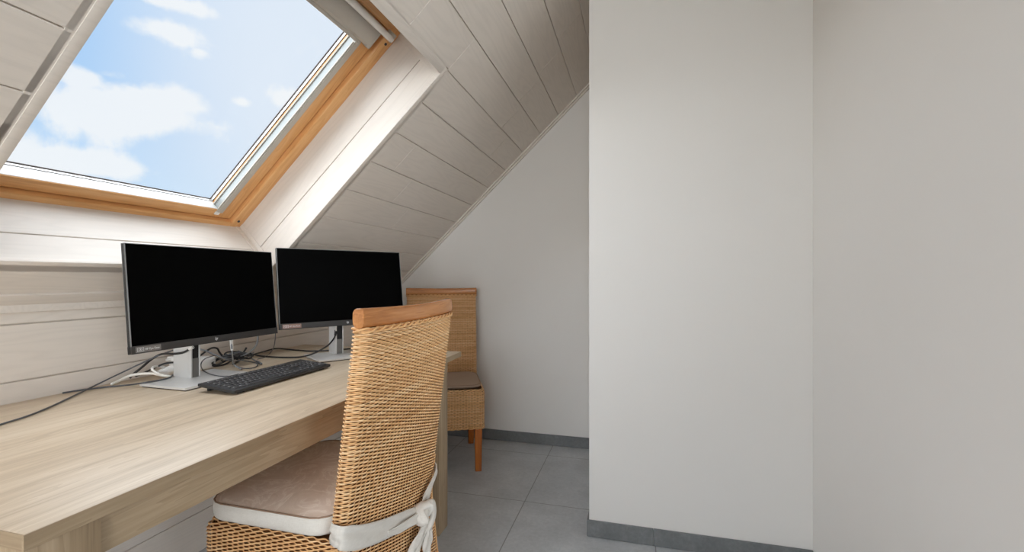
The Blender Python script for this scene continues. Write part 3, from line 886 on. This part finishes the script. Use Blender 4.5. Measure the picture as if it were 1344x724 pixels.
def make_monitor(loc, yaw, label, W, Hh, zc, tilt, xc, yc=0.0, sticker='sticker'):
    root = empty('computer_monitor', loc, yaw)
    tag(root, label, 'monitor', 'monitors on the desk')
    # head frame: X = viewer's right (+Y of the monitor), Y = up, Z = towards the viewer
    ct, st_ = math.cos(tilt), math.sin(tilt)
    HM = Matrix(((0, -st_, ct, xc), (1, 0, 0, yc), (0, ct, st_, zc), (0, 0, 0, 1)))
    hw, hh = W / 2, Hh / 2; chin = 0.0225
    bm = bmesh.new()
    bm_box(bm, -hw, hw, -hh, hh, -0.016, -0.0015, bev=0.003)
    bm_box(bm, -hw + 0.05, hw - 0.05, -hh + 0.03, hh - 0.03, -0.040, -0.012, bev=0.012, seg=3)
    bm_box(bm, -0.055, 0.055, -0.06, 0.06, -0.056, -0.036, bev=0.004)
    from_bm('housing', bm, M['bezel'], root, matrix=HM, angle=40)
    bm = bmesh.new()
    for d in ((-hw, -hw + 0.0022, -hh, hh), (hw - 0.0022, hw, -hh, hh), (-hw, hw, hh - 0.0022, hh)):
        bm_box(bm, *d, -0.015, 0.0002, bev=0.0006, seg=1)
    tag(from_bm('rim', bm, M['housing'], root, matrix=HM), 'thin silver rim')
    bm = bmesh.new(); bm_box(bm, -hw + 0.002, hw - 0.002, -hh + chin, hh - 0.002, -0.004, -0.0004)
    tag(from_bm('screen', bm, M['screen'], root, matrix=HM), 'black switched-off screen')
    bm = bmesh.new(); bm_box(bm, -hw, hw, -hh, -hh + chin, -0.016, 0.0012, bev=0.001)
    ch = from_bm('chin', bm, M['bezel'], root, matrix=HM, angle=40)
    # slanted four-stroke emblem
    bm = bmesh.new()
    def stroke(x, y0, y1, w=0.0011, sl=0.28):
        vs = [bm.verts.new(p) for p in ((x + y0 * sl, y0, 0), (x + w + y0 * sl, y0, 0), (x + w + y1 * sl, y1, 0), (x + y1 * sl, y1, 0))]
        f = bm.faces.new(vs); r = bmesh.ops.extrude_face_region(bm, geom=[f])
        for g in r['geom']:
            if isinstance(g, bmesh.types.BMVert): g.co.z += 0.0005
    stroke(-0.0042, -0.0035, 0.0060); stroke(-0.0016, -0.0035, 0.0025); stroke(0.0010, -0.0060, 0.0030); stroke(0.0036, -0.0030, 0.0030)
    stroke(-0.0036, 0.0018, 0.0028, 0.0028); stroke(0.0014, 0.0022, 0.0031, 0.0030); stroke(0.0014, -0.0030, -0.0021, 0.0030)
    e = from_bm('emblem', bm, M['logo'], ch, matrix=Matrix.Translation((0.0, -hh + chin * 0.52, 0.0013)))
    # sticker with icon and words
    sw_, sh_ = 0.070, 0.0165; sx = -hw + 0.010; sy = -hh + 0.003
    bm = bmesh.new(); bm_box(bm, sx, sx + sw_, sy, sy + sh_, 0.0012, 0.0015)
    stk = from_bm('sticker', bm, M[sticker], root, matrix=HM)
    tag(stk, 'small grey sticker' if sticker == 'sticker' else 'small grey sticker with a painted rosy reflection')
    bm = bmesh.new()
    ix, iy, iw, ih = sx + 0.004, sy + 0.003, 0.018, 0.0105
    for d in ((ix, ix + iw, iy, iy + 0.0009), (ix, ix + iw, iy + ih - 0.0009, iy + ih), (ix, ix + 0.0009, iy, iy + ih), (ix + iw - 0.0009, ix + iw, iy, iy + ih)):
        bm_box(bm, *d, 0.0014, 0.0018)
    ex, ey = ix + iw / 2, iy + ih / 2
    for sg in (-1, 1):
        pts = [(ex + 0.0058 * a, ey + sg * 0.0030 * (1 - a * a), 0.0017) for a in np.linspace(-1, 1, 9)]
        bm_sweep(bm, pts, circ(0.00042, 5), 5)
    bm_cyl(bm, (ex, ey, 0.0014), (ex, ey, 0.0018), 0.0015, n=12)
    from_bm('sticker_icon', bm, M['logo'], stk)
    me = text_mesh('HP Eye Ease', 0.0083, 0.0002)
    from_me('sticker_text', me, M['logo'], stk, matrix=Matrix.Translation((ix + iw + 0.0022, sy + 0.0052, 0.0016)))
    # stand
    bm = bmesh.new(); bm_box(bm, -0.0975, 0.0975, -0.126, 0.126, 0.003, 0.011, bev=0.0018)
    base = from_bm('base', bm, M['stand'], root, angle=40)
    bm = bmesh.new(); bm_box(bm, -0.093, 0.093, -0.121, 0.121, 0.0, 0.0035)
    tag(from_bm('base_pad', bm, M['stand_edge'], base), 'dark rubber pad')
    cx0, cx1, cw, chh = -0.0985, -0.0185, 0.0175, zc + 0.05
    bm = bmesh.new()
    bm_box(bm, cx0, cx1 - 0.012, -cw, cw, 0.010, chh, bev=0.002)
    bm_box(bm, cx1 - 0.014, cx1, -cw, -cw + 0.006, 0.010, chh, bev=0.0015)
    bm_box(bm, cx1 - 0.014, cx1, cw - 0.004, cw, 0.010, chh, bev=0.0015)
    colm = from_bm('column', bm, M['stand'], root, angle=40)
    bm = bmesh.new(); bm_box(bm, cx1 - 0.013, cx1 - 0.003, -cw + 0.006, cw - 0.004, 0.011, 0.075)
    tag(from_bm('slot_cover', bm, M['slot_grey'], colm), 'grey slot cover')
    bm = bmesh.new(); bm_box(bm, cx1 - 0.013, cx1 - 0.0045, -cw + 0.006, cw - 0.004, 0.075, chh - 0.004)
    tag(from_bm('slot', bm, M['slot_dark'], colm), 'black lift slot')
    # neck joining column and head
    bm = bmesh.new(); bm_box(bm, cx1 - 0.012, xc - 0.040, -0.0095, 0.0115, zc - 0.03, zc + 0.03, bev=0.003)
    from_bm('neck', bm, M['bezel'], root, angle=40)
    return root

make_monitor((-1.4295, 1.227, DZ), math.radians(-1.9), 'left computer monitor, the nearer one, with a grey sticker on its chin', 0.522, 0.3153, 0.290, math.radians(5.35), 0.0585)
make_monitor((-1.263, 1.764, DZ), math.radians(-32.7), 'right computer monitor turned to the viewer, partly behind the chair back', 0.538, 0.325, 0.306, math.radians(8.5), 0.0574, -0.004, sticker='sticker_reflect_tint')

# ------------------------------------------------------------------ keyboard
kx0, kx1, ky0, ky1 = -1.287, -1.147, 1.098, 1.535
kb = empty('keyboard', ((kx0 + kx1) / 2, (ky0 + ky1) / 2, DZ), math.radians(-0.5))
tag(kb, 'black full-size keyboard lying in front of the left monitor', 'keyboard')
KL, KD = ky1 - ky0, kx1 - kx0
slope = math.atan2(0.013, KD)
# keyboard frame: X = to the right of the typist (+y), Y = away from the typist (-x), Z up
KM = Matrix(((0, -math.cos(slope), math.sin(slope), 0), (1, 0, 0, 0), (0, math.sin(slope), math.cos(slope), 0.0210), (0, 0, 0, 1)))
bm = bmesh.new()
bm_box(bm, -KL / 2, KL / 2, -KD / 2, KD / 2, -0.0095, 0.0, bev=0.0022, seg=2)
bm_box(bm, -KL / 2 + 0.012, KL / 2 - 0.012, -KD / 2 + 0.012, KD / 2 - 0.004, -0.0135, -0.008, bev=0.002)
body = from_bm('body', bm, M['key_body'], kb, matrix=KM, angle=40)
for sx in (-1, 1):
    for (ya, yb, zb) in ((KD / 2 - 0.02, KD / 2 - 0.012, -0.0255), (-KD / 2 + 0.010, -KD / 2 + 0.018, -0.0155)):
        bm = bmesh.new()
        bm_box(bm, sx * (KL / 2 - 0.035) - 0.012, sx * (KL / 2 - 0.035) + 0.012, ya, yb, zb, -0.008, bev=0.0006)
        from_bm('foot', bm, M['cable_black'], kb, matrix=KM)
U = 0.0187; x00 = -KL / 2 + 0.0085
key_cache = {}
def key(x, y, w=1.0, h=1.0):
    """one key cap with its legend; x,y = lower left in key units"""
    k = (round(w, 2), round(h, 2))
    if k not in key_cache:
        bm = bmesh.new(); a, b = w * U / 2 - 0.0012, h * U / 2 - 0.0012
        v0 = [bm.verts.new(p) for p in ((-a, -b, 0), (a, -b, 0), (a, b, 0), (-a, b, 0))]
        v1 = [bm.verts.new(p) for p in ((-a + .0016, -b + .0012, 0.0034), (a - .0016, -b + .0012, 0.0034), (a - .0016, b - .0018, 0.0036), (-a + .0016, b - .0018, 0.0036))]
        v2 = [bm.verts.new((v.co.x * 0.93, v.co.y * 0.93, v.co.z + 0.0004)) for v in v1]
        for A, B in ((v0, v1), (v1, v2)):
            for i in range(4): bm.faces.new((A[i], A[(i + 1) % 4], B[(i + 1) % 4], B[i]))
        bm.faces.new(v2)
        for f in bm.faces: f.material_index = 0
        if w < 5:
            for s in range(2 if w < 1.1 else 3):
                n0 = len(bm.faces)
                lx = -w * U / 2 + 0.0055 + s * 0.0022
                q = [bm.verts.new(p) for p in ((lx, b * .1, 0.00415), (lx + 0.0014, b * .1, 0.00415), (lx + 0.0014, b * .52, 0.00418), (lx, b * .52, 0.00418))]
                bm.faces.new(q).material_index = 1
        me = bpy.data.meshes.new('key'); bmesh.ops.recalc_face_normals(bm, faces=bm.faces[:]); bm.to_mesh(me); bm.free(); me.materials.append(M['key']); me.materials.append(M['key_print'])
        key_cache[k] = me
    o = bpy.data.objects.new('key', key_cache[k]); link(o, kb)
    o.matrix_local = KM @ Matrix.Translation((x00 + (x + w / 2) * U, -KD / 2 + 0.0085 + (y + h / 2) * U, 0.0))
    return o
legends = []
def row(y, items, chars=''):
    x = 0
    for i, it in enumerate(items):
        if isinstance(it, tuple): x += it[0]; continue
        key(x, y, it)
        legends.append((x, y, it)); x += it
row(5.25, [1, (0.6,), 1, 1, 1, 1, (0.3,), 1, 1, 1, 1, (0.3,), 1, 1, 1, 1, (0.2,), 1, 1, 1, (0.2,), 1, 1, 1, 1][:21])
row(4, [1] * 13 + [1.9, (0.2,), 1, 1, 1, (0.2,), 1, 1, 1, 1])
row(3, [1.5] + [1] * 12 + [1.4, (0.2,), 1, 1, 1, (0.2,), 1, 1, 1])
row(2, [1.75] + [1] * 12 + [1.15, (0.2 + 3 + 0.2,), 1, 1, 1])
row(1, [1.25] + [1] * 11 + [2.65, (0.2 + 1,), 1, (1 + 0.2,), 1, 1, 1])
row(0, [1.25, 1.2, 1.2, 6.1, 1.2, 1.2, 1.2, 1.55, (0.2,), 1, 1, 1, (0.2,), 2, 1])
key(14.9 + 0.2 + 3 + 0.2 + 3, 2, 1, 2); key(14.9 + 0.2 + 3 + 0.2 + 3, 0, 1, 2)
# ------------------------------------------------------------------ power strip and cables
ps = empty('power_strip', (-1.60, 1.345, DZ))
tag(ps, 'white power strip lying behind the left monitor stand', 'power strip')
bm = bmesh.new(); bm_box(bm, -0.026, 0.028, -0.075, 0.075, 0.0, 0.046, bev=0.010, seg=3)
bdy = from_bm('body', bm, M['white_plastic'], ps, angle=40)
for yy in (-0.01, 0.045):
    bm = bmesh.new(); bm_cyl(bm, (0, yy, 0.0455), (0, yy, 0.0475), 0.0195, 0.0185, 24)
    bm_cyl(bm, (0, yy - 0.007, 0.047), (0, yy - 0.007, 0.0478), 0.0024, n=8); bm_cyl(bm, (0, yy + 0.007, 0.047), (0, yy + 0.007, 0.0478), 0.0024, n=8)
    from_bm('socket', bm, M['white_plastic'], ps, angle=40)
pl = empty('power_plug', (-1.60, 1.262, DZ))
tag(pl, 'white mains plug at the near end of the power strip', 'plug')
bm = bmesh.new()
f = lambda i, t: [((0.0175 - 0.009 * t ** 2) * math.cos(2 * PI * k / 20), (0.0175 - 0.009 * t ** 2) * math.sin(2 * PI * k / 20)) for k in range(20)]
bm_sweep(bm, [(0, 0.006 - 0.052 * t, 0.019) for t in np.linspace(0, 1, 8)], f, 20)
from_bm('body', bm, M['white_plastic'], pl, angle=50)
bm = bmesh.new()
for k in range(5): bm_cyl(bm, (0, -0.022 - 0.004 * k, 0.019), (0, -0.0245 - 0.004 * k, 0.019), 0.0150 - 0.0014 * k, n=16)
from_bm('grip_rings', bm, M['white_plastic'], pl, angle=40)
pl2 = tag(empty('power_plug', (-1.612, 1.30, DZ + 0.0478)), 'white angled plug on top of the power strip', 'plug')
bm = bmesh.new(); bm_box(bm, -0.018, 0.018, -0.032, 0.020, 0.0, 0.018, bev=0.006, seg=3)
from_bm('body', bm, M['white_plastic'], pl2, angle=40)
bm = bmesh.new(); bm_cyl(bm, (0, -0.030, 0.009), (0, -0.046, 0.009), 0.0055, 0.004, 12)
from_bm('cable_sleeve', bm, M['white_plastic'], pl2, angle=40)

def cable(name, label, pts, r, mat, ends=None, group='loose cables on the desk'):
    o = pts[0]
    root = empty(name, tuple(o))
    tag(root, label, 'cable', group)
    L = [tuple(np.array(p) - np.array(o)) for p in pts]
    bm = bmesh.new(); bm_tube(bm, L, r, 8, 8)
    from_bm('cord', bm, M[mat], root, smooth=True)
    for (i0, i1, er, em, en) in (ends or []):
        a, b = np.array(L[i0]), np.array(L[i1])
        bm = bmesh.new(); bm_cyl(bm, a, b, er, er * 0.85, 12)
        from_bm(en, bm, M[em], root, angle=40)
    return root
cable('computer_cable', 'thin dark grey cable running to the left along the bare desk', [(-1.4138, 0.6623, 0.7435), (-1.447, 0.7292, 0.7435), (-1.4702, 0.7907, 0.7435), (-1.5148, 0.8624, 0.7435), (-1.5863, 0.9571, 0.7435), (-1.645, 1.0469, 0.7481), (-1.64, 1.1159, 0.7725), (-1.6, 1.1736, 0.8066), (-1.57, 1.2099, 0.8278), (-1.545, 1.2441, 0.842), (-1.535, 1.2696, 0.8574)], 0.0024, 'cable_grey', None)
cable('computer_cable', 'thick black cable looping over the left monitor stand column', [(-1.4341, 1.205, 0.8561), (-1.4487, 1.205, 0.8491), (-1.4709, 1.203, 0.8383), (-1.5043, 1.198, 0.8325), (-1.57, 1.2046, 0.8273), (-1.605, 1.1949, 0.8078), (-1.64, 1.1903, 0.7809), (-1.655, 1.1762, 0.762), (-1.66, 1.165, 0.7485)], 0.0038, 'cable_black', [(0, 1, 0.0052, 'white_plastic', 'connector')])
cable('computer_cable', 'grey cable lying from the desk back edge onto the left monitor foot', [(-1.6618, 0.9776, 0.7435), (-1.648, 1.0201, 0.7435), (-1.6195, 1.0687, 0.7435), (-1.582, 1.1057, 0.7435), (-1.522, 1.1046, 0.7535), (-1.511, 1.1469, 0.7535), (-1.5141, 1.1874, 0.7535), (-1.5523, 1.2335, 0.7535)], 0.0026, 'cable_grey', None)
cable('computer_cable', 'black cable passing behind the left monitor stand to the plugs', [(-1.555, 1.3216, 0.7855), (-1.56, 1.2506, 0.7923), (-1.58, 1.2229, 0.791), (-1.61, 1.209, 0.7763), (-1.64, 1.1978, 0.7611), (-1.66, 1.1847, 0.7509)], 0.0032, 'cable_black', None)
cable('power_cable', 'thick white cable arching behind the left monitor foot', [(-1.64, 1.0955, 0.7445), (-1.645, 1.1239, 0.7506), (-1.64, 1.151, 0.7603), (-1.62, 1.1708, 0.7637), (-1.585, 1.1851, 0.7641), (-1.55, 1.1945, 0.7577), (-1.535, 1.2144, 0.7505)], 0.0046, 'cable_white', None)
cable('power_cable', 'white cable looped round the mains plug', [(-1.54, 1.2237, 0.7457), (-1.55, 1.1997, 0.7553), (-1.56, 1.1816, 0.7687), (-1.57, 1.1739, 0.7799), (-1.585, 1.1877, 0.7855), (-1.6, 1.2171, 0.7818), (-1.6, 1.2384, 0.7739)], 0.004, 'cable_white', None)
cable('display_cable', 'grey cable hanging from a white connector under the left monitor', [(-1.425, 1.3474, 0.8619), (-1.425, 1.349, 0.8451), (-1.43, 1.3554, 0.8245), (-1.46, 1.3872, 0.7871), (-1.49, 1.4208, 0.7568), (-1.4718, 1.4241, 0.744), (-1.4424, 1.4094, 0.744)], 0.003, 'cable_mid', [(0, 2, 0.0058, 'white_plastic', 'connector')])
cable('display_cable', 'grey cable curving down under the right half of the left monitor', [(-1.42, 1.464, 0.8644), (-1.42, 1.4622, 0.8411), (-1.44, 1.4679, 0.8159), (-1.48, 1.4787, 0.7917), (-1.53, 1.4841, 0.7735), (-1.57, 1.4721, 0.7677), (-1.6, 1.4476, 0.7809), (-1.615, 1.4174, 0.8015), (-1.61, 1.3809, 0.8161)], 0.0033, 'cable_mid', None)
cable('computer_cable', 'thin grey cable dropping from the right corner of the left monitor', [(-1.385, 1.5152, 0.8684), (-1.39, 1.5187, 0.8406), (-1.45, 1.576, 0.7996), (-1.6192, 1.7371, 0.743), (-1.5644, 1.6483, 0.743), (-1.5561, 1.6023, 0.743)], 0.0018, 'cable_grey', None)
cable('display_cable', 'long black cable running from the right monitor to the tangle', [(-1.2915, 1.7668, 0.8555), (-1.2884, 1.7573, 0.8331), (-1.2918, 1.7408, 0.8117), (-1.3013, 1.7175, 0.7913), (-1.3165, 1.6874, 0.7755), (-1.3439, 1.6644, 0.7607), (-1.4023, 1.6746, 0.747), (-1.4667, 1.6631, 0.744), (-1.5418, 1.6584, 0.744), (-1.6129, 1.6693, 0.744), (-1.63, 1.6286, 0.7582), (-1.6, 1.5444, 0.7603)], 0.0034, 'cable_black', [(0, 1, 0.006, 'cable_black', 'connector')])
cable('power_cable', 'black cable snaking along the wall behind the right monitor foot', [(-1.3251, 2.0167, 0.7435), (-1.3644, 1.9304, 0.7435), (-1.4153, 1.8734, 0.7435), (-1.4927, 1.8382, 0.7435), (-1.5776, 1.8479, 0.7435), (-1.6543, 1.8609, 0.7435), (-1.655, 1.8035, 0.7524), (-1.645, 1.7243, 0.7508), (-1.61, 1.6248, 0.7531), (-1.6007, 1.5564, 0.744), (-1.55, 1.4745, 0.744)], 0.0034, 'cable_black', None)
cable('keyboard_cable', 'thin black cable looping over the left monitor foot to the keyboard', [(-1.57, 1.4105, 0.7898), (-1.52, 1.3279, 0.7944), (-1.48, 1.2752, 0.7865), (-1.5229, 1.3182, 0.7545), (-1.4363, 1.2694, 0.7545), (-1.3717, 1.2499, 0.7545), (-1.3383, 1.2578, 0.7545), (-1.3372, 1.2939, 0.7545)], 0.0018, 'cable_grey', None)
cable('computer_cable', 'thin grey cable loop lying behind the keyboard', [(-1.5805, 1.4999, 0.744), (-1.4955, 1.4436, 0.7435), (-1.4429, 1.4239, 0.7435), (-1.4198, 1.4364, 0.7435), (-1.4377, 1.4785, 0.7435), (-1.4853, 1.5236, 0.7435), (-1.5449, 1.5474, 0.7435), (-1.5788, 1.5314, 0.75), (-1.58, 1.4814, 0.7687)], 0.0019, 'cable_grey', None)
cable('computer_cable', 'short grey cable end with a dark plug pointing at the keyboard', [(-1.6, 1.5444, 0.7856), (-1.58, 1.5631, 0.7692), (-1.5624, 1.5807, 0.748), (-1.495, 1.5355, 0.748), (-1.438, 1.4997, 0.748)], 0.0028, 'cable_mid', [(3, 4, 0.0045, 'cable_grey', 'connector')])
cable('computer_cable', 'black cable humped over the top of the tangle', [(-1.6, 1.3723, 0.7918), (-1.6, 1.3978, 0.8052), (-1.6, 1.424, 0.8144), (-1.6, 1.4476, 0.8094), (-1.6, 1.4579, 0.7928), (-1.59, 1.4661, 0.7768), (-1.59, 1.5052, 0.7673), (-1.6, 1.5596, 0.7641), (-1.61, 1.5888, 0.7783), (-1.61, 1.5987, 0.7898)], 0.0036, 'cable_black', None)
cable('computer_cable', 'grey cable crossing the tangle below the left monitor emblem', [(-1.6, 1.3598, 0.8196), (-1.575, 1.3759, 0.8125), (-1.55, 1.3958, 0.7931), (-1.53, 1.4209, 0.7753), (-1.53, 1.4555, 0.7619), (-1.55, 1.5109, 0.7543), (-1.58, 1.5747, 0.7562), (-1.62, 1.6472, 0.7623)], 0.0026, 'cable_mid', None)
# coiled bundle in the middle of the tangle
rc = random.Random(11)
for ci in range(3):
    o = np.array((-1.555 + 0.010 * ci, 1.455 + 0.015 * ci, 0.0))
    pts = []
    loops = 2
    for k in range(loops * 9):
        a = 2 * PI * k / 9 + ci * 1.1
        rx, ry = 0.026 + 0.010 * rc.random(), 0.046 + 0.014 * rc.random()
        pts.append(o + np.array((rx * math.cos(a), ry * math.sin(a) + rx * .3 * math.cos(a), DZ + 0.006 + 0.006 * ci + 0.006 * (k / 9) + 0.010 * rc.random() + 0.013 * (1 + math.sin(a + ci * 2.1)))))
    cable('coiled_cable', ('lowest black coil of the cable bundle beside the left monitor stand', 'middle grey coil of the cable bundle beside the left monitor stand', 'topmost black coil of the cable bundle beside the left monitor stand')[ci],
          pts, (0.0034, 0.003, 0.0028)[ci], ('cable_black', 'cable_grey', 'cable_black')[ci])

# ------------------------------------------------------------------ sky, sun
w = bpy.data.worlds.new('World'); scene.world = w; w.use_nodes = True
wt = w.node_tree; wt.nodes.clear()
def wn(t, **kw):
    x = wt.nodes.new(t)
    for k, v in kw.items(): setattr(x, k, v)
    return x
def wm(op, a, b=0.0, c=None):
    x = wn('ShaderNodeMath', operation=op)
    for k, v in enumerate((a, b, c)):
        if v is None: continue
        if isinstance(v, (int, float)): x.inputs[k].default_value = v
        else: wt.links.new(v, x.inputs[k])
    return x.outputs[0]
tc = wn('ShaderNodeTexCoord'); D = tc.outputs['Generated']
def dot(vec):
    x = wn('ShaderNodeVectorMath', operation='DOT_PRODUCT'); wt.links.new(D, x.inputs[0]); x.inputs[1].default_value = vec
    return x.outputs['Value']
clouds = [((-0.7243, 0.568, 0.3908), (0.6171, 0.7869, -0.0), (0.3075, -0.2412, 0.9205), 0.061, 0.0207, 0.75), ((-0.702, 0.5665, 0.4316), (0.628, 0.7782, -0.0), (0.3359, -0.2711, 0.9021), 0.1087, 0.0145, 0.6), ((-0.7892, 0.5539, 0.2653), (0.5745, 0.8185, -0.0), (0.2171, -0.1524, 0.9642), 0.1164, 0.0417, 0.9), ((-0.7477, 0.5967, 0.2914), (0.6238, 0.7816, -0.0), (0.2278, -0.1818, 0.9566), 0.0638, 0.0306, 0.7), ((-0.8123, 0.4998, 0.3005), (0.524, 0.8517, -0.0), (0.256, -0.1575, 0.9538), 0.0368, 0.0276, 0.7), ((-0.6275, 0.7058, 0.3289), (0.7474, 0.6644, -0.0), (0.2185, -0.2458, 0.9444), 0.0335, 0.0223, 0.7), ((-0.679, 0.6651, 0.3108), (0.6998, 0.7144, -0.0), (0.222, -0.2175, 0.9505), 0.0217, 0.0095, 0.5), ((-0.8335, 0.5231, 0.1776), (0.5316, 0.847, -0.0), (0.1504, -0.0944, 0.9841), 0.1315, 0.0215, 0.7), ((-0.7536, 0.6361, 0.1656), (0.645, 0.7642, -0.0), (0.1265, -0.1068, 0.9862), 0.0804, 0.0188, 0.5), ((-0.7919, 0.5226, 0.3159), (0.5508, 0.8347, -0.0), (0.2637, -0.174, 0.9488), 0.0353, 0.0118, 0.45), ((-0.8698, 0.4548, 0.1913), (0.4634, 0.8862, -0.0), (0.1695, -0.0887, 0.9815), 0.0441, 0.0221, 0.5), ((-0.7053, 0.6022, 0.374), (0.6493, 0.7605, -0.0), (0.2844, -0.2428, 0.9274), 0.0177, 0.0101, 0.5)]
acc = None
for (c, e1, e2, sx, sy, amp) in clouds:
    a = wm('DIVIDE', dot(e1), sx); b = wm('DIVIDE', dot(e2), sy)
    r2 = wm('ADD', wm('MULTIPLY', a, a), wm('MULTIPLY', b, b))
    front = wm('GREATER_THAN', dot(c), 0.3)
    g = wm('MULTIPLY', wm('POWER', 2.718, wm('MULTIPLY', r2, -1.0)), wm('MULTIPLY', front, amp))
    acc = g if acc is None else wm('MAXIMUM', acc, g)
nz = wn('ShaderNodeTexNoise'); nz.inputs['Scale'].default_value = 9.0; nz.inputs['Detail'].default_value = 8; nz.inputs['Roughness'].default_value = 0.58; nz.inputs['Distortion'].default_value = 0.3
wt.links.new(D, nz.inputs['Vector'])
nz2 = wn('ShaderNodeTexNoise'); nz2.inputs['Scale'].default_value = 3.2; nz2.inputs['Detail'].default_value = 6; nz2.inputs['Roughness'].default_value = 0.55
wt.links.new(D, nz2.inputs['Vector'])
den = wm('ADD', wm('MULTIPLY', acc, 1.0), wm('MULTIPLY', wm('SUBTRACT', nz.outputs[0], 0.5), 1.9))
den = wm('ADD', den, wm('MULTIPLY', wm('SUBTRACT', nz2.outputs[0], 0.55), 0.5))
mr = wn('ShaderNodeMapRange', interpolation_type='SMOOTHSTEP'); mr.inputs[1].default_value = 0.20; mr.inputs[2].default_value = 0.58
wt.links.new(den, mr.inputs[0])
# blue sky paling to the horizon and towards the bright side
sepd = wn('ShaderNodeSeparateXYZ'); wt.links.new(D, sepd.inputs[0])
hz = wn('ShaderNodeMapRange', interpolation_type='SMOOTHSTEP'); hz.inputs[1].default_value = 0.08; hz.inputs[2].default_value = 0.40
wt.links.new(sepd.outputs[2], hz.inputs[0])
br = wn('ShaderNodeMapRange', interpolation_type='SMOOTHSTEP'); br.inputs[1].default_value = 0.90; br.inputs[2].default_value = 0.992; br.inputs[3].default_value = 0; br.inputs[4].default_value = 0.9
wt.links.new(dot((-0.5105, 0.7645, 0.3936)), br.inputs[0])
def wmix(fac, a, b):
    x = wn('ShaderNodeMix', data_type='RGBA')
    for s, v in ((0, fac), (6, a), (7, b)):
        if isinstance(v, tuple): x.inputs[s].default_value = v
        elif isinstance(v, (int, float)): x.inputs[s].default_value = v
        else: wt.links.new(v, x.inputs[s])
    return x.outputs[2]
sky = wmix(hz.outputs[0], lin(208, 230, 251), lin(164, 206, 249))
sky = wmix(br.outputs[0], sky, lin(232, 240, 250))
sky = wmix(wm('MULTIPLY', mr.outputs[0], 0.9), sky, lin(246, 249, 252))
gd = wm('GREATER_THAN', sepd.outputs[2], -0.01)
sky = wmix(gd, lin(120, 125, 110), sky)
bg = wn('ShaderNodeBackground'); wt.links.new(sky, bg.inputs[0]); bg.inputs[1].default_value = 1.09
wo = wn('ShaderNodeOutputWorld'); wt.links.new(bg.outputs[0], wo.inputs[0])

def sun_lamp(name, direction, strength, angle, color=(1, 1, 1)):
    L = bpy.data.lights.new(name, 'SUN'); L.energy = strength; L.angle = math.radians(angle); L.color = color
    o = bpy.data.objects.new(name, L); COL.objects.link(o)
    o.rotation_euler = Vector(direction).to_track_quat('-Z', 'Y').to_euler(); o.location = (-4, 0, 5)
    return o
sun_lamp('sun_lamp', (0.55, 0.12, -0.7), 14.4, 120.0, (0.93, 0.965, 1.0))
sun_lamp('sun_lamp', (-0.34, 1, 0.06), 5.6, 65.0, (0.95, 0.975, 1.0))  # added fill lamp, shines in through the opening behind the viewer
sun_lamp('sun_lamp', (-1, 1.15, 0.0), 4.9, 55.0, (0.95, 0.975, 1.0))  # added fill lamp, shines in through the side opening

# ------------------------------------------------------------------ camera
cam = bpy.data.cameras.new('camera'); cam.sensor_width = 36.0; cam.sensor_fit = 'HORIZONTAL'
cam.lens = 606.0 / 1344 * 36.0; cam.clip_start = 0.02
cam.shift_y = (363.5 - 362.0) / 1344
co = bpy.data.objects.new('camera', cam); COL.objects.link(co)
co.location = (0, 0, 1.09)
co.rotation_euler = (math.radians(90), 0, math.radians(15.3))
scene.camera = co

vs = scene.view_settings
vs.view_transform = 'Standard'; vs.look = 'None'; vs.gamma = 1.0; vs.use_curve_mapping = False
vs.exposure = -0.12
cy = scene.cycles
cy.max_bounces = 12; cy.diffuse_bounces = 8; cy.glossy_bounces = 4; cy.transparent_max_bounces = 12
cy.use_denoising = True
cy.sample_clamp_indirect = 8.0
cy.caustics_reflective = False; cy.caustics_refractive = False
